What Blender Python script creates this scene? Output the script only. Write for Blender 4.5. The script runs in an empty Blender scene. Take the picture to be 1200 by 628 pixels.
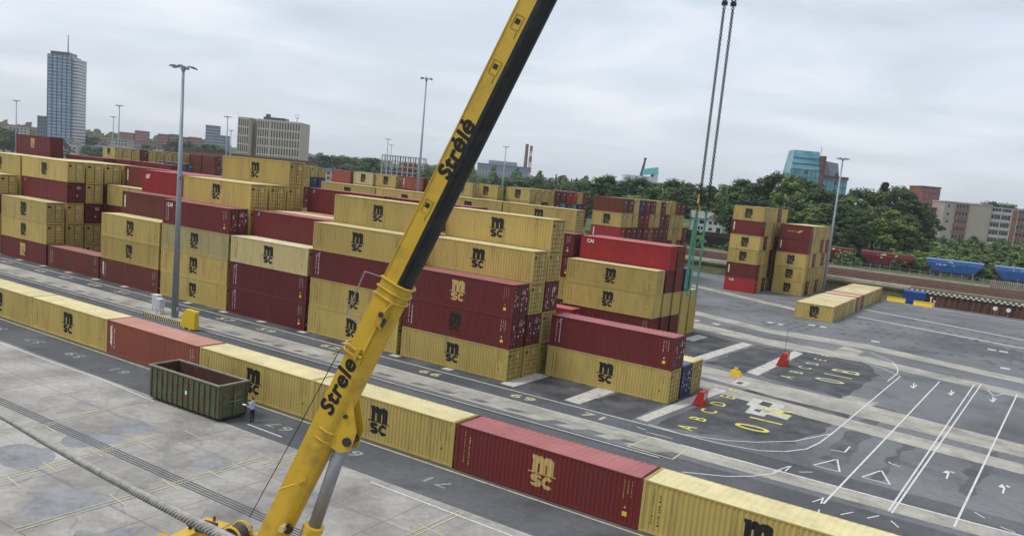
import bpy, bmesh, math, random
from mathutils import Vector, Matrix
C = bpy.context.scene.collection
sc = bpy.context.scene
# ---------------------------------------------------------------- camera
cam_data = bpy.data.cameras.new('camera'); cam = bpy.data.objects.new('camera', cam_data); C.objects.link(cam)
sc.camera = cam
yaw, pitch, roll = 0.55718, -0.14209, 0.09538
cy, sy, cp, sp = math.cos(yaw), math.sin(yaw), math.cos(pitch), math.sin(pitch)
fw = Vector((-sy*cp, cy*cp, sp)); r0 = Vector((cy, sy, 0)); u0 = r0.cross(fw)
rr = r0*math.cos(roll)+u0*math.sin(roll); uu = u0*math.cos(roll)-r0*math.sin(roll)
CAM = Vector((27.01, -38.475, 17.634))
M = Matrix(((rr.x, uu.x, -fw.x, CAM.x), (rr.y, uu.y, -fw.y, CAM.y), (rr.z, uu.z, -fw.z, CAM.z), (0, 0, 0, 1)))
cam.matrix_world = M
cam_data.sensor_width = 36; cam_data.lens = 940.69/1200*36
cam_data.shift_y = 33.05/1200
cam_data.clip_start = 0.1; cam_data.clip_end = 12000
# ---------------------------------------------------------------- light
SUN_EL, SUN_AZ = math.radians(60), math.radians(222)     # high, veiled by cloud, from behind the camera
w = bpy.data.worlds.new('World'); sc.world = w; w.use_nodes = True
nt = w.node_tree; nt.nodes.clear()
o_ = nt.nodes.new('ShaderNodeOutputWorld'); bg = nt.nodes.new('ShaderNodeBackground')
sky = nt.nodes.new('ShaderNodeTexSky'); sky.sky_type = 'NISHITA'; sky.sun_disc = False
sky.sun_elevation = SUN_EL; sky.sun_rotation = SUN_AZ; sky.air_density = 1.2; sky.dust_density = 2.0
tc = nt.nodes.new('ShaderNodeTexCoord'); sep = nt.nodes.new('ShaderNodeSeparateXYZ')
nt.links.new(tc.outputs['Generated'], sep.inputs[0])
def wmath(op, a, b=None):
    n = nt.nodes.new('ShaderNodeMath'); n.operation = op
    for i, v in enumerate((a, b)):
        if v is None: continue
        if isinstance(v, (int, float)): n.inputs[i].default_value = v
        else: nt.links.new(v, n.inputs[i])
    return n.outputs[0]
# a cloud layer seen in perspective: project the direction on a plane overhead
zc = wmath('MAXIMUM', sep.outputs['Z'], 0.0); zz = wmath('ADD', zc, 0.11)
px_ = wmath('DIVIDE', sep.outputs['X'], zz); py_ = wmath('DIVIDE', sep.outputs['Y'], zz)
cmb = nt.nodes.new('ShaderNodeCombineXYZ'); nt.links.new(px_, cmb.inputs[0]); nt.links.new(py_, cmb.inputs[1])
nz = nt.nodes.new('ShaderNodeTexNoise'); nz.inputs['Scale'].default_value = 0.8; nz.inputs['Detail'].default_value = 6; nz.inputs['Roughness'].default_value = 0.52; nz.inputs['Distortion'].default_value = 0.5
nt.links.new(cmb.outputs[0], nz.inputs['Vector'])
ramp = nt.nodes.new('ShaderNodeValToRGB'); nt.links.new(nz.outputs['Fac'], ramp.inputs[0])
e = ramp.color_ramp.elements
e[0].position = 0.36; e[0].color = (4.3, 4.75, 5.4, 1)
e[1].position = 0.66; e[1].color = (7.0, 7.2, 7.6, 1)
m_ = e.new(0.52); m_.color = (5.45, 6.0, 6.9, 1)
# slightly brighter, warmer band above the horizon
hz = nt.nodes.new('ShaderNodeMapRange'); nt.links.new(zc, hz.inputs[0]); hz.inputs[1].default_value = 0.0; hz.inputs[2].default_value = 0.28; hz.inputs[3].default_value = 0.62; hz.inputs[4].default_value = 0.0
mixh = nt.nodes.new('ShaderNodeMixRGB'); nt.links.new(hz.outputs[0], mixh.inputs[0]); nt.links.new(ramp.outputs[0], mixh.inputs[1]); mixh.inputs[2].default_value = (6.1, 6.55, 7.0, 1)
mix = nt.nodes.new('ShaderNodeMixRGB'); mix.inputs[0].default_value = 0.88
nt.links.new(sky.outputs[0], mix.inputs[1]); nt.links.new(mixh.outputs[0], mix.inputs[2])
nt.links.new(mix.outputs[0], bg.inputs[0]); bg.inputs[1].default_value = 0.10
nt.links.new(bg.outputs[0], o_.inputs[0])
sd = bpy.data.lights.new('sun', 'SUN'); sd.energy = 1.5; sd.angle = math.radians(20); sd.color = (1, 0.965, 0.91)
so = bpy.data.objects.new('sun', sd); C.objects.link(so)
sdir = Vector((math.sin(SUN_AZ)*math.cos(SUN_EL), math.cos(SUN_AZ)*math.cos(SUN_EL), math.sin(SUN_EL)))
so.rotation_euler = sdir.to_track_quat('Z', 'Y').to_euler()
vs = sc.view_settings; vs.view_transform = 'Standard'; vs.look = 'None'; vs.exposure = 0.5; vs.gamma = 1.0; vs.use_curve_mapping = False
# ---------------------------------------------------------------- helpers
class MB:
    def __init__(s): s.v = []; s.f = []; s.m = []
    def quad(s, *p, mi=0):
        n = len(s.v); s.v += [tuple(q) for q in p]; s.f.append(tuple(range(n, n+len(p)))); s.m.append(mi)
    def box(s, x0, y0, z0, x1, y1, z1, mi=0, T=None):
        c = [(x0,y0,z0),(x1,y0,z0),(x1,y1,z0),(x0,y1,z0),(x0,y0,z1),(x1,y0,z1),(x1,y1,z1),(x0,y1,z1)]
        if T: c = [tuple(T @ Vector(q)) for q in c]
        n = len(s.v); s.v += c
        for f in ((0,3,2,1),(4,5,6,7),(0,1,5,4),(1,2,6,5),(2,3,7,6),(3,0,4,7)):
            s.f.append(tuple(n+i for i in f)); s.m.append(mi)
    def hexa(s, c, mi=0):
        n = len(s.v); s.v += [tuple(q) for q in c]
        for f in ((0,3,2,1),(4,5,6,7),(0,1,5,4),(1,2,6,5),(2,3,7,6),(3,0,4,7)):
            s.f.append(tuple(n+i for i in f)); s.m.append(mi)
    def tube(s, pts, rad, n=8, mi=0, cap=True, T=None):
        pts = [Vector(q) for q in pts]
        if not isinstance(rad, (list, tuple)): rad = [rad]*len(pts)
        base = len(s.v); up = Vector((0, 0, 1)); prev = None
        for i, q in enumerate(pts):
            d = (pts[min(i+1, len(pts)-1)]-pts[max(i-1, 0)]).normalized()
            if prev is None:
                a = up.cross(d) if abs(d.dot(up)) < .95 else Vector((1, 0, 0)).cross(d)
            else: a = prev - d*prev.dot(d)
            a.normalize(); prev = a; b = d.cross(a)
            for k in range(n):
                t = 2*math.pi*k/n; vv = q+(a*math.cos(t)+b*math.sin(t))*rad[i]
                s.v.append(tuple(T @ vv if T else vv))
        for i in range(len(pts)-1):
            for k in range(n):
                k2 = (k+1) % n; s.f.append((base+i*n+k, base+i*n+k2, base+(i+1)*n+k2, base+(i+1)*n+k)); s.m.append(mi)
        if cap:
            s.f.append(tuple(base+k for k in reversed(range(n)))); s.m.append(mi)
            s.f.append(tuple(base+(len(pts)-1)*n+k for k in range(n))); s.m.append(mi)
    def prism(s, pts, z0, z1, mi=0, T=None):     # polygon in xy, extruded in z
        n = len(pts); b = len(s.v)
        lo = [(x, y, z0) for x, y in pts]; hi = [(x, y, z1) for x, y in pts]
        s.v += [tuple(T @ Vector(q)) if T else q for q in lo+hi]
        s.f.append(tuple(b+i for i in reversed(range(n)))); s.m.append(mi)
        s.f.append(tuple(b+n+i for i in range(n))); s.m.append(mi)
        for i in range(n):
            j = (i+1) % n; s.f.append((b+i, b+j, b+n+j, b+n+i)); s.m.append(mi)
    def mesh(s, name, mats, smooth=False):
        me = bpy.data.meshes.new(name); me.from_pydata(s.v, [], s.f)
        for m in (mats if isinstance(mats, (list, tuple)) else [mats]): me.materials.append(m)
        if s.m and max(s.m) > 0: me.polygons.foreach_set('material_index', s.m)
        if smooth: me.polygons.foreach_set('use_smooth', [True]*len(s.f))
        me.update(); return me
    def build(s, name, mats, parent=None, smooth=False):
        return obj(name, s.mesh(name, mats, smooth), parent)
def obj(name, me, parent=None, loc=None, rotz=None):
    o = bpy.data.objects.new(name, me); C.objects.link(o)
    if parent: o.parent = parent
    if loc is not None: o.location = loc
    if rotz is not None: o.rotation_euler[2] = rotz
    return o
def tag(o, label=None, cat=None, group=None, kind=None):
    if label: o['label'] = label
    if cat: o['category'] = cat
    if group: o['group'] = group
    if kind: o['kind'] = kind
    return o
def empty(name, loc=(0,0,0), rotz=0):
    o = bpy.data.objects.new(name, None); C.objects.link(o); o.location = loc; o.rotation_euler[2] = rotz
    o.empty_display_size = .3
    return o
def copy_tree(o, parent=None):
    c = o.copy(); C.objects.link(c); c.parent = parent
    for ch in o.children: copy_tree(ch, c)
    return c
# ---------------------------------------------------------------- materials
def node_mat(name):
    m = bpy.data.materials.new(name); m.use_nodes = True
    return m, m.node_tree, m.node_tree.nodes['Principled BSDF']
def N(t, kind, **kw):
    n = t.nodes.new(kind)
    for k, v in kw.items():
        if hasattr(n, k): setattr(n, k, v)
        else: n.inputs[k].default_value = v
    return n
def mat(name, col, rough=.7, metal=0, var=.15, scale=.6, dirt=None, dirt_amt=.0, dirt_scale=1.5, spec=.3, stretch=None, bump=0, objcol=False, fade=0.0, rust=None):
    """procedural paint / stone: base colour times slow noise, plus dirt of its own colour in irregular patches"""
    m, t, b = node_mat(name)
    tc = N(t, 'ShaderNodeTexCoord'); src = tc.outputs['Object']
    geo = N(t, 'ShaderNodeNewGeometry')
    src = geo.outputs['Position']
    if stretch:
        mp = N(t, 'ShaderNodeMapping'); mp.inputs['Scale'].default_value = stretch; t.links.new(src, mp.inputs[0]); s2 = mp.outputs[0]
    else: s2 = src
    n1 = N(t, 'ShaderNodeTexNoise', Scale=scale, Detail=5.0, Roughness=.6); t.links.new(s2, n1.inputs['Vector'])
    mr = N(t, 'ShaderNodeMapRange'); mr.inputs[1].default_value = .3; mr.inputs[2].default_value = .7; mr.inputs[3].default_value = 1-var; mr.inputs[4].default_value = 1+var
    t.links.new(n1.outputs['Fac'], mr.inputs[0])
    mul = N(t, 'ShaderNodeVectorMath', operation='SCALE')
    if objcol:
        oi = N(t, 'ShaderNodeObjectInfo')
        if fade:
            fm = N(t, 'ShaderNodeMixRGB'); fm.inputs[0].default_value = fade; fm.inputs[2].default_value = col+(1,)
            t.links.new(oi.outputs['Color'], fm.inputs[1]); t.links.new(fm.outputs[0], mul.inputs[0])
        else: t.links.new(oi.outputs['Color'], mul.inputs[0])
    else: mul.inputs[0].default_value = col
    t.links.new(mr.outputs[0], mul.inputs['Scale'])
    out = mul.outputs[0]
    if dirt_amt > 0:
        n2 = N(t, 'ShaderNodeTexNoise', Scale=dirt_scale, Detail=7.0, Roughness=.65); t.links.new(s2, n2.inputs['Vector'])
        r = N(t, 'ShaderNodeMapRange'); r.inputs[1].default_value = .52; r.inputs[2].default_value = .72; r.inputs[3].default_value = 0; r.inputs[4].default_value = dirt_amt
        t.links.new(n2.outputs['Fac'], r.inputs[0])
        mx = N(t, 'ShaderNodeMixRGB'); t.links.new(r.outputs[0], mx.inputs[0]); t.links.new(out, mx.inputs[1]); mx.inputs[2].default_value = (dirt or (.1,.08,.06))+(1,)
        out = mx.outputs[0]
    if rust:      # (colour, amount, scale, threshold): small sharp-edged spots
        n3 = N(t, 'ShaderNodeTexNoise', Scale=rust[2], Detail=8.0, Roughness=.7); t.links.new(src, n3.inputs['Vector'])
        r3 = N(t, 'ShaderNodeMapRange'); r3.inputs[1].default_value = rust[3]; r3.inputs[2].default_value = rust[3]+.025; r3.inputs[3].default_value = 0; r3.inputs[4].default_value = rust[1]
        t.links.new(n3.outputs['Fac'], r3.inputs[0])
        mx = N(t, 'ShaderNodeMixRGB'); t.links.new(r3.outputs[0], mx.inputs[0]); t.links.new(out, mx.inputs[1]); mx.inputs[2].default_value = rust[0]+(1,)
        out = mx.outputs[0]
    t.links.new(out, b.inputs['Base Color'])
    b.inputs['Roughness'].default_value = rough; b.inputs['Metallic'].default_value = metal
    b.inputs['Specular IOR Level'].default_value = spec
    if bump:
        bp = N(t, 'ShaderNodeBump'); bp.inputs['Strength'].default_value = bump; bp.inputs['Distance'].default_value = .02
        t.links.new(n1.outputs['Fac'], bp.inputs['Height']); t.links.new(bp.outputs[0], b.inputs['Normal'])
    return m
def ground_mat(name, base, lo, hi, spot=None, spot_amt=0, crack=False, scale=.08, rough=.85, streak=0):
    m, t, b = node_mat(name)
    geo = N(t, 'ShaderNodeNewGeometry'); P = geo.outputs['Position']
    n1 = N(t, 'ShaderNodeTexNoise', Scale=scale, Detail=8.0, Roughness=.62); t.links.new(P, n1.inputs['Vector'])
    r = N(t, 'ShaderNodeValToRGB'); t.links.new(n1.outputs['Fac'], r.inputs[0])
    r.color_ramp.elements[0].position = .33; r.color_ramp.elements[0].color = lo+(1,)
    r.color_ramp.elements[1].position = .68; r.color_ramp.elements[1].color = hi+(1,)
    md = r.color_ramp.elements.new(.5); md.color = base+(1,)
    out = r.outputs[0]
    n2 = N(t, 'ShaderNodeTexNoise', Scale=2.2, Detail=6.0, Roughness=.7); t.links.new(P, n2.inputs['Vector'])
    mr = N(t, 'ShaderNodeMapRange'); mr.inputs[1].default_value = .3; mr.inputs[2].default_value = .7; mr.inputs[3].default_value = .84; mr.inputs[4].default_value = 1.16; t.links.new(n2.outputs['Fac'], mr.inputs[0])
    ml = N(t, 'ShaderNodeVectorMath', operation='SCALE'); t.links.new(out, ml.inputs[0]); t.links.new(mr.outputs[0], ml.inputs['Scale']); out = ml.outputs[0]
    def over(fac, col):
        nonlocal out
        mx = N(t, 'ShaderNodeMixRGB'); t.links.new(fac, mx.inputs[0]); t.links.new(out, mx.inputs[1]); mx.inputs[2].default_value = col+(1,); out = mx.outputs[0]
    if spot:
        n3 = N(t, 'ShaderNodeTexNoise', Scale=.22, Detail=7.0, Roughness=.6, Distortion=.8); t.links.new(P, n3.inputs['Vector'])
        q = N(t, 'ShaderNodeMapRange'); q.inputs[1].default_value = .56; q.inputs[2].default_value = .66; q.inputs[3].default_value = 0; q.inputs[4].default_value = spot_amt
        t.links.new(n3.outputs['Fac'], q.inputs[0]); over(q.outputs[0], spot)
    if streak:     # tyre tracks running along the lane (x)
        mp = N(t, 'ShaderNodeMapping'); mp.inputs['Scale'].default_value = (.05, 1.7, 1); t.links.new(P, mp.inputs[0])
        n4 = N(t, 'ShaderNodeTexNoise', Scale=1.0, Detail=4.0, Roughness=.6, Distortion=.3); t.links.new(mp.outputs[0], n4.inputs['Vector'])
        q = N(t, 'ShaderNodeMapRange'); q.inputs[1].default_value = .55; q.inputs[2].default_value = .66; q.inputs[3].default_value = 0; q.inputs[4].default_value = streak
        t.links.new(n4.outputs['Fac'], q.inputs[0]); over(q.outputs[0], tuple(c*.45 for c in base))
    if crack:
        vo = N(t, 'ShaderNodeTexVoronoi', feature='DISTANCE_TO_EDGE', Scale=.16); 
        nd = N(t, 'ShaderNodeTexNoise', Scale=.5, Detail=4.0); t.links.new(P, nd.inputs['Vector'])
        ad = N(t, 'ShaderNodeVectorMath', operation='ADD'); t.links.new(P, ad.inputs[0]); t.links.new(nd.outputs['Color'], ad.inputs[1]); t.links.new(ad.outputs[0], vo.inputs['Vector'])
        q = N(t, 'ShaderNodeMapRange'); q.inputs[1].default_value = .003; q.inputs[2].default_value = .010; q.inputs[3].default_value = .22; q.inputs[4].default_value = 0
        t.links.new(vo.outputs['Distance'], q.inputs[0]); over(q.outputs[0], (.09,.085,.08))
    t.links.new(out, b.inputs['Base Color']); b.inputs['Roughness'].default_value = rough; b.inputs['Specular IOR Level'].default_value = .25
    bp = N(t, 'ShaderNodeBump'); bp.inputs['Strength'].default_value = .25; bp.inputs['Distance'].default_value = .02
    t.links.new(n2.outputs['Fac'], bp.inputs['Height']); t.links.new(bp.outputs[0], b.inputs['Normal'])
    return m
ASPH = ground_mat('asphalt', (.098,.101,.106), (.066,.068,.072), (.135,.138,.143), spot=(.055,.057,.06), spot_amt=.5, streak=.25)
ASPH2 = ground_mat('yard_asphalt', (.155,.158,.162), (.10,.102,.106), (.20,.202,.206), spot=(.085,.087,.09), spot_amt=.65)
CONC = ground_mat('apron_concrete', (.32,.300,.272), (.18,.17,.155), (.44,.418,.38), spot=(.22,.217,.21), spot_amt=.4, crack=True, scale=.16, streak=.22)
STRIP = ground_mat('runway_concrete', (.36,.34,.29), (.25,.235,.205), (.45,.43,.36), spot=(.2,.19,.17), spot_amt=.4, scale=.3, streak=.35)
TAR = ground_mat('dark_tar', (.076,.077,.08), (.045,.045,.048), (.125,.126,.13), scale=.35)
TARS = ground_mat('tar_stain', (.105,.107,.11), (.075,.076,.078), (.14,.142,.145), scale=.5)
PATCHM = ground_mat('repair_patch', (.245,.247,.252), (.19,.192,.198), (.29,.29,.295), scale=.5)
GRASS = ground_mat('grass', (.075,.11,.035), (.055,.075,.028), (.11,.15,.045), scale=.05, rough=.95)
BANK = ground_mat('bank_soil', (.07,.075,.035), (.05,.045,.03), (.10,.10,.05), scale=.4, rough=.95)
BALLAST = ground_mat('ballast', (.20,.155,.12), (.12,.09,.07), (.29,.24,.19), scale=.6, rough=.95)
WHITE = mat('white_line_paint', (.62,.62,.61), .7, var=.12, scale=3, dirt=(.1,.1,.1), dirt_amt=.75, dirt_scale=5)
DIRTYW = mat('worn_white_paint', (.50,.48,.43), .8, var=.15, scale=2, dirt=(.12,.11,.10), dirt_amt=.7, dirt_scale=1.3)
YELL = mat('yellow_line_paint', (.52,.50,.30), .7, var=.15, scale=3, dirt=(.26,.25,.2), dirt_amt=.85, dirt_scale=3)
YELLB = mat('bright_yellow_paint', (.62,.58,.10), .6, var=.1, scale=2, dirt=(.1,.1,.09), dirt_amt=.75, dirt_scale=2.5)

# ---- measured positions, world metres
POLY=[('concrete',[(-2.43,40.43),(9.46,37.48),(18.89,36.63),(29.67,35.32),(29.66,39.79),(18.12,42.06),(7.99,43.04),(-4.49,45.55)]),('concrete',[(-0.32,35.18),(10.66,32.92),(19.65,31.32),(29.68,30.09),(29.67,33.13),(19.16,34.77),(9.72,36.45),(-1.64,38.47)]),('concrete',[(-12.43,68.48),(1.67,64.98),(13.81,65.5),(22.24,63.1),(29.62,61.5),(29.62,65.22),(21.95,67.11),(13.14,69.92),(0.32,70.0),(-14.51,73.82)]),('concrete',[(-17.51,81.5),(-1.06,75.14),(12.19,76.16),(21.49,73.42),(29.61,71.02),(29.6,74.83),(21.18,77.58),(11.5,80.74),(-2.13,79.11),(-19.35,86.24)]),('concrete',[(-32.5,119.92),(-4.45,105.39),(-5.33,109.1),(-34.41,124.81)]),('concrete',[(14.14,40.2),(16.98,39.83),(17.86,44.38),(15.04,45.05)]),('concrete',[(8.69,69.11),(11.37,67.31),(11.82,73.82),(9.02,75.92)]),('bar',[(3.4,19.65),(4.41,19.5),(5.67,35.7),(4.46,35.84)]),('bar',[(-3.13,19.66),(-1.63,19.57),(-1.39,26.13),(-3.09,26.46)]),('bar',[(-9.63,19.74),(-8.18,19.57),(-8.07,25.77),(-9.59,25.81)]),('bar',[(4.56,45.84),(5.89,45.28),(6.35,63.53),(5.09,64.53)]),('bar',[(-2.07,47.66),(-0.65,47.6),(0.21,63.17),(-1.24,63.63)]),('bar',[(-7.17,57.95),(-5.67,57.55),(-5.45,62.67),(-7.01,63.14)]),('white',[(8.57,31.98),(11.54,31.23),(11.28,34.91),(8.4,35.23)]),('white',[(9.29,29.28),(10.89,29.32),(10.89,31.21),(9.04,31.94)]),('white',[(10.82,30.37),(12.65,29.96),(12.63,31.79),(11.01,32.14)]),('white',[(4.95,39.03),(6.43,38.91),(6.37,41.16),(4.97,41.2)]),('dark',[(9.41,33.03),(10.35,32.94),(10.3,34.55),(9.35,34.65)]),('dark',[(9.67,30.52),(10.22,30.41),(10.19,31.34),(9.67,31.31)]),('dark',[(5.32,39.51),(5.85,39.43),(5.85,40.59),(5.33,40.59)]),('tar',[(-7.84,18.9),(-3.22,18.95),(-3.01,25.63),(-7.97,25.91)]),('tar',[(-1.08,19.28),(3.15,19.71),(4.58,35.49),(-1.04,35.85)]),('tar',[(5.03,19.24),(8.59,19.91),(14.83,23.15),(16.98,39.83),(8.3,41.87),(5.94,34.86)]),('tar',[(-0.05,46.41),(4.49,45.14),(5.0,63.56),(0.44,63.52)]),('tar',[(6.27,45.21),(14.54,42.98),(15.74,58.67),(12.43,68.08),(6.31,65.53)]),('tar',[(-2.85,46.52),(-1.9,47.19),(-1.2,62.77),(-10.05,65.56)]),('tarsoft',[(17.09,21.82),(18.61,20.93),(19.48,42.87),(17.96,43.16)]),('tarsoft',[(20.95,19.92),(21.66,20.22),(22.13,32.25),(21.56,32.24)]),('tarsoft',[(25.99,21.72),(26.81,21.34),(27.93,35.13),(26.42,32.89)]),('tarsoft',[(17.84,92.69),(29.58,88.8),(29.56,99.53),(19.08,106.15)])]
LINES=[('white',0.14,[(19.25,12.09),(21.55,62.17)]),('white',0.13,[(22.66,13.93),(24.86,64.77)]),('white',0.13,[(22.87,13.78),(25.5,65.61)]),('white',0.14,[(26.18,14.38),(28.99,63.33)]),('white',0.7,[(4.8,111.13),(29.55,104.03)]),('white',0.7,[(3.36,124.45),(29.54,115.15)]),('white',0.5,[(8.13,146.88),(29.49,144.01)]),('white',0.7,[(-45.04,157.99),(-33.26,156.1)]),('white',0.12,[(4.79,18.96),(7.72,18.6),(10.62,19.84),(12.44,21.32),(14.61,24.06),(16.47,28.97)]),('white',0.13,[(7.72,18.6),(10.35,18.67),(13.28,19.47),(14.77,20.85),(15.83,22.86),(16.24,25.31),(16.47,28.97)]),('white',0.13,[(16.47,28.97),(17.69,60.69)]),('white',0.13,[(9.43,65.27),(12.83,65.59),(15.5,63.61),(17.18,61.26),(17.69,60.69)]),('white',0.13,[(8.99,73.09),(12.52,74.0),(15.73,69.75),(16.84,65.48),(17.19,62.58),(16.97,56.09)]),('white',0.12,[(10.73,10.63),(13.12,12.07),(14.4,13.43),(15.35,15.1),(15.61,16.29)]),('white',0.1,[(15.26,15.45),(15.84,17.7)]),('white',0.13,[(17.09,19.3),(18.86,19.29),(18.14,22.19),(17.09,19.3)]),('white',0.13,[(20.27,19.42),(22.05,19.32),(21.12,22.18),(20.27,19.42)]),('white',0.12,[(26.2,62.48),(26.93,59.65),(27.89,62.46),(26.2,62.48)]),('white',0.13,[(17.33,24.24),(17.97,24.4),(18.26,24.45),(18.28,26.43)]),('white',0.13,[(21.22,24.77),(21.43,24.48),(22.09,24.19)]),('white',0.13,[(25.06,24.02),(25.08,25.93)]),('white',0.3,[(24.85,25.44),(25.07,26.15),(25.4,26.03)]),('white',0.13,[(28.46,23.85),(28.53,25.42)]),('white',0.3,[(28.28,25.16),(28.51,26.07),(28.83,25.73)]),('white',0.1,[(18.65,11.84),(19.02,12.97)]),('white',0.1,[(21.8,11.69),(22.31,12.7)]),('white',0.1,[(23.01,12.39),(23.52,11.6)]),('white',0.1,[(27.06,18.16),(27.64,17.51)]),('white',0.1,[(28.48,16.64),(29.27,16.29)]),('white',0.1,[(15.88,16.35),(15.93,17.8)]),('white',0.1,[(16.65,16.94),(17.38,17.71)]),('white',0.1,[(19.03,13.17),(19.12,11.96)]),('white',0.1,[(19.25,10.85),(19.33,10.24)]),('white',0.1,[(4.41,17.54),(5.28,17.31)]),('white',0.1,[(5.46,16.9),(7.55,16.94)]),('white',0.1,[(20.44,11.01),(20.97,12.06)]),('yellow',0.12,[(5.89,12.58),(6.33,16.13),(8.7,16.0)]),('yellow',0.12,[(5.89,12.58),(9.28,12.53),(9.27,15.02)]),('white',0.16,[(19.24,56.21),(19.62,55.04),(19.7,57.38)]),('white',0.13,[(19.62,55.04),(19.37,58.1)]),('white',0.16,[(22.81,56.49),(23.13,55.34),(23.29,57.64)]),('white',0.13,[(23.13,55.34),(23.0,58.34)]),('white',0.16,[(26.61,57.21),(26.88,56.07),(27.12,58.35)]),('white',0.13,[(26.88,56.07),(26.87,59.05)]),('yellow',0.07,[(-8.92,-20.83),(-8.73,-6.88)]),('yellow',0.07,[(-9.24,-20.83),(-9.05,-6.88)]),('yellow',0.07,[(-15.17,-18.53),(-15.83,-8.84)]),('yellow',0.07,[(-15.49,-18.55),(-16.15,-8.86)]),('yellow',0.07,[(-21.64,-13.54),(-23.01,-5.95)]),('yellow',0.07,[(-21.96,-13.6),(-23.33,-6.01)]),('yellow',0.07,[(-7.77,-7.7),(-7.99,2.88)]),('yellow',0.07,[(-8.09,-7.7),(-8.31,2.88)]),('yellow',0.07,[(4.18,-8.92),(4.3,-4.83)]),('yellow',0.07,[(3.86,-8.92),(3.98,-4.83)]),('yellow',0.07,[(-16.22,-15.95),(-14.42,-16.15)]),('yellow',0.07,[(-16.7,-13.1),(-14.9,-13.3)]),('yellow',0.07,[(-9.92,-15.9),(-8.12,-16.1)]),('yellow',0.07,[(-9.88,-12.97),(-8.08,-13.17)]),('yellow',0.07,[(-16.01,-10.36),(-14.21,-10.56)]),('yellow',0.07,[(-15.88,-7.34),(-14.08,-7.54)]),('yellow',0.07,[(-9.68,-10.45),(-7.88,-10.65)]),('yellow',0.07,[(-21.95,-12.84),(-20.15,-13.04)]),('yellow',0.07,[(-15.36,-18.2),(-13.56,-18.4)]),('yellow',0.07,[(-9.56,0.98),(-7.76,0.78)]),('yellow',0.07,[(3.46,-7.56),(5.26,-7.76)]),('white',0.12,[(-44.31,-4.94),(-36.27,-4.92),(-29.38,-4.78),(-22.49,-5.13)]),('white',0.12,[(-1.94,-5.18),(4.46,-5.27),(7.71,-5.32)]),('white',0.12,[(-14.42,-3.61),(-11.03,-3.69)])]
PATCH=[[(-9.37,-20.24),(-11.28,-19.61),(-12.53,-17.43),(-10.95,-16.11),(-9.06,-15.43),(-8.87,-16.45),(-8.96,-17.69),(-9.3,-19.13)],[(-6.96,-19.61),(-7.22,-18.88),(-6.33,-18.39),(-6.03,-17.33),(-5.49,-16.15),(-5.17,-17.86)],[(-17.18,-17.67),(-20.11,-16.3),(-19.52,-15.19),(-17.85,-14.62),(-16.04,-15.49),(-15.52,-17.18)],[(-18.62,-13.73),(-19.84,-12.04),(-16.99,-10.48),(-16.58,-12.34),(-17.11,-13.81)],[(-10.81,-10.61),(-11.26,-9.26),(-9.97,-8.48),(-8.89,-8.73),(-8.62,-10.0),(-9.77,-10.65)],[(-19.64,-10.53),(-20.19,-8.48),(-17.38,-7.9),(-17.22,-9.77)],[(-2.96,-9.66),(-3.33,-8.4),(-2.28,-8.16),(-1.63,-9.41)]]
BOOM=((5.244,-18.675,3.717),(13.479,-16.815,23.15))
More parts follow.
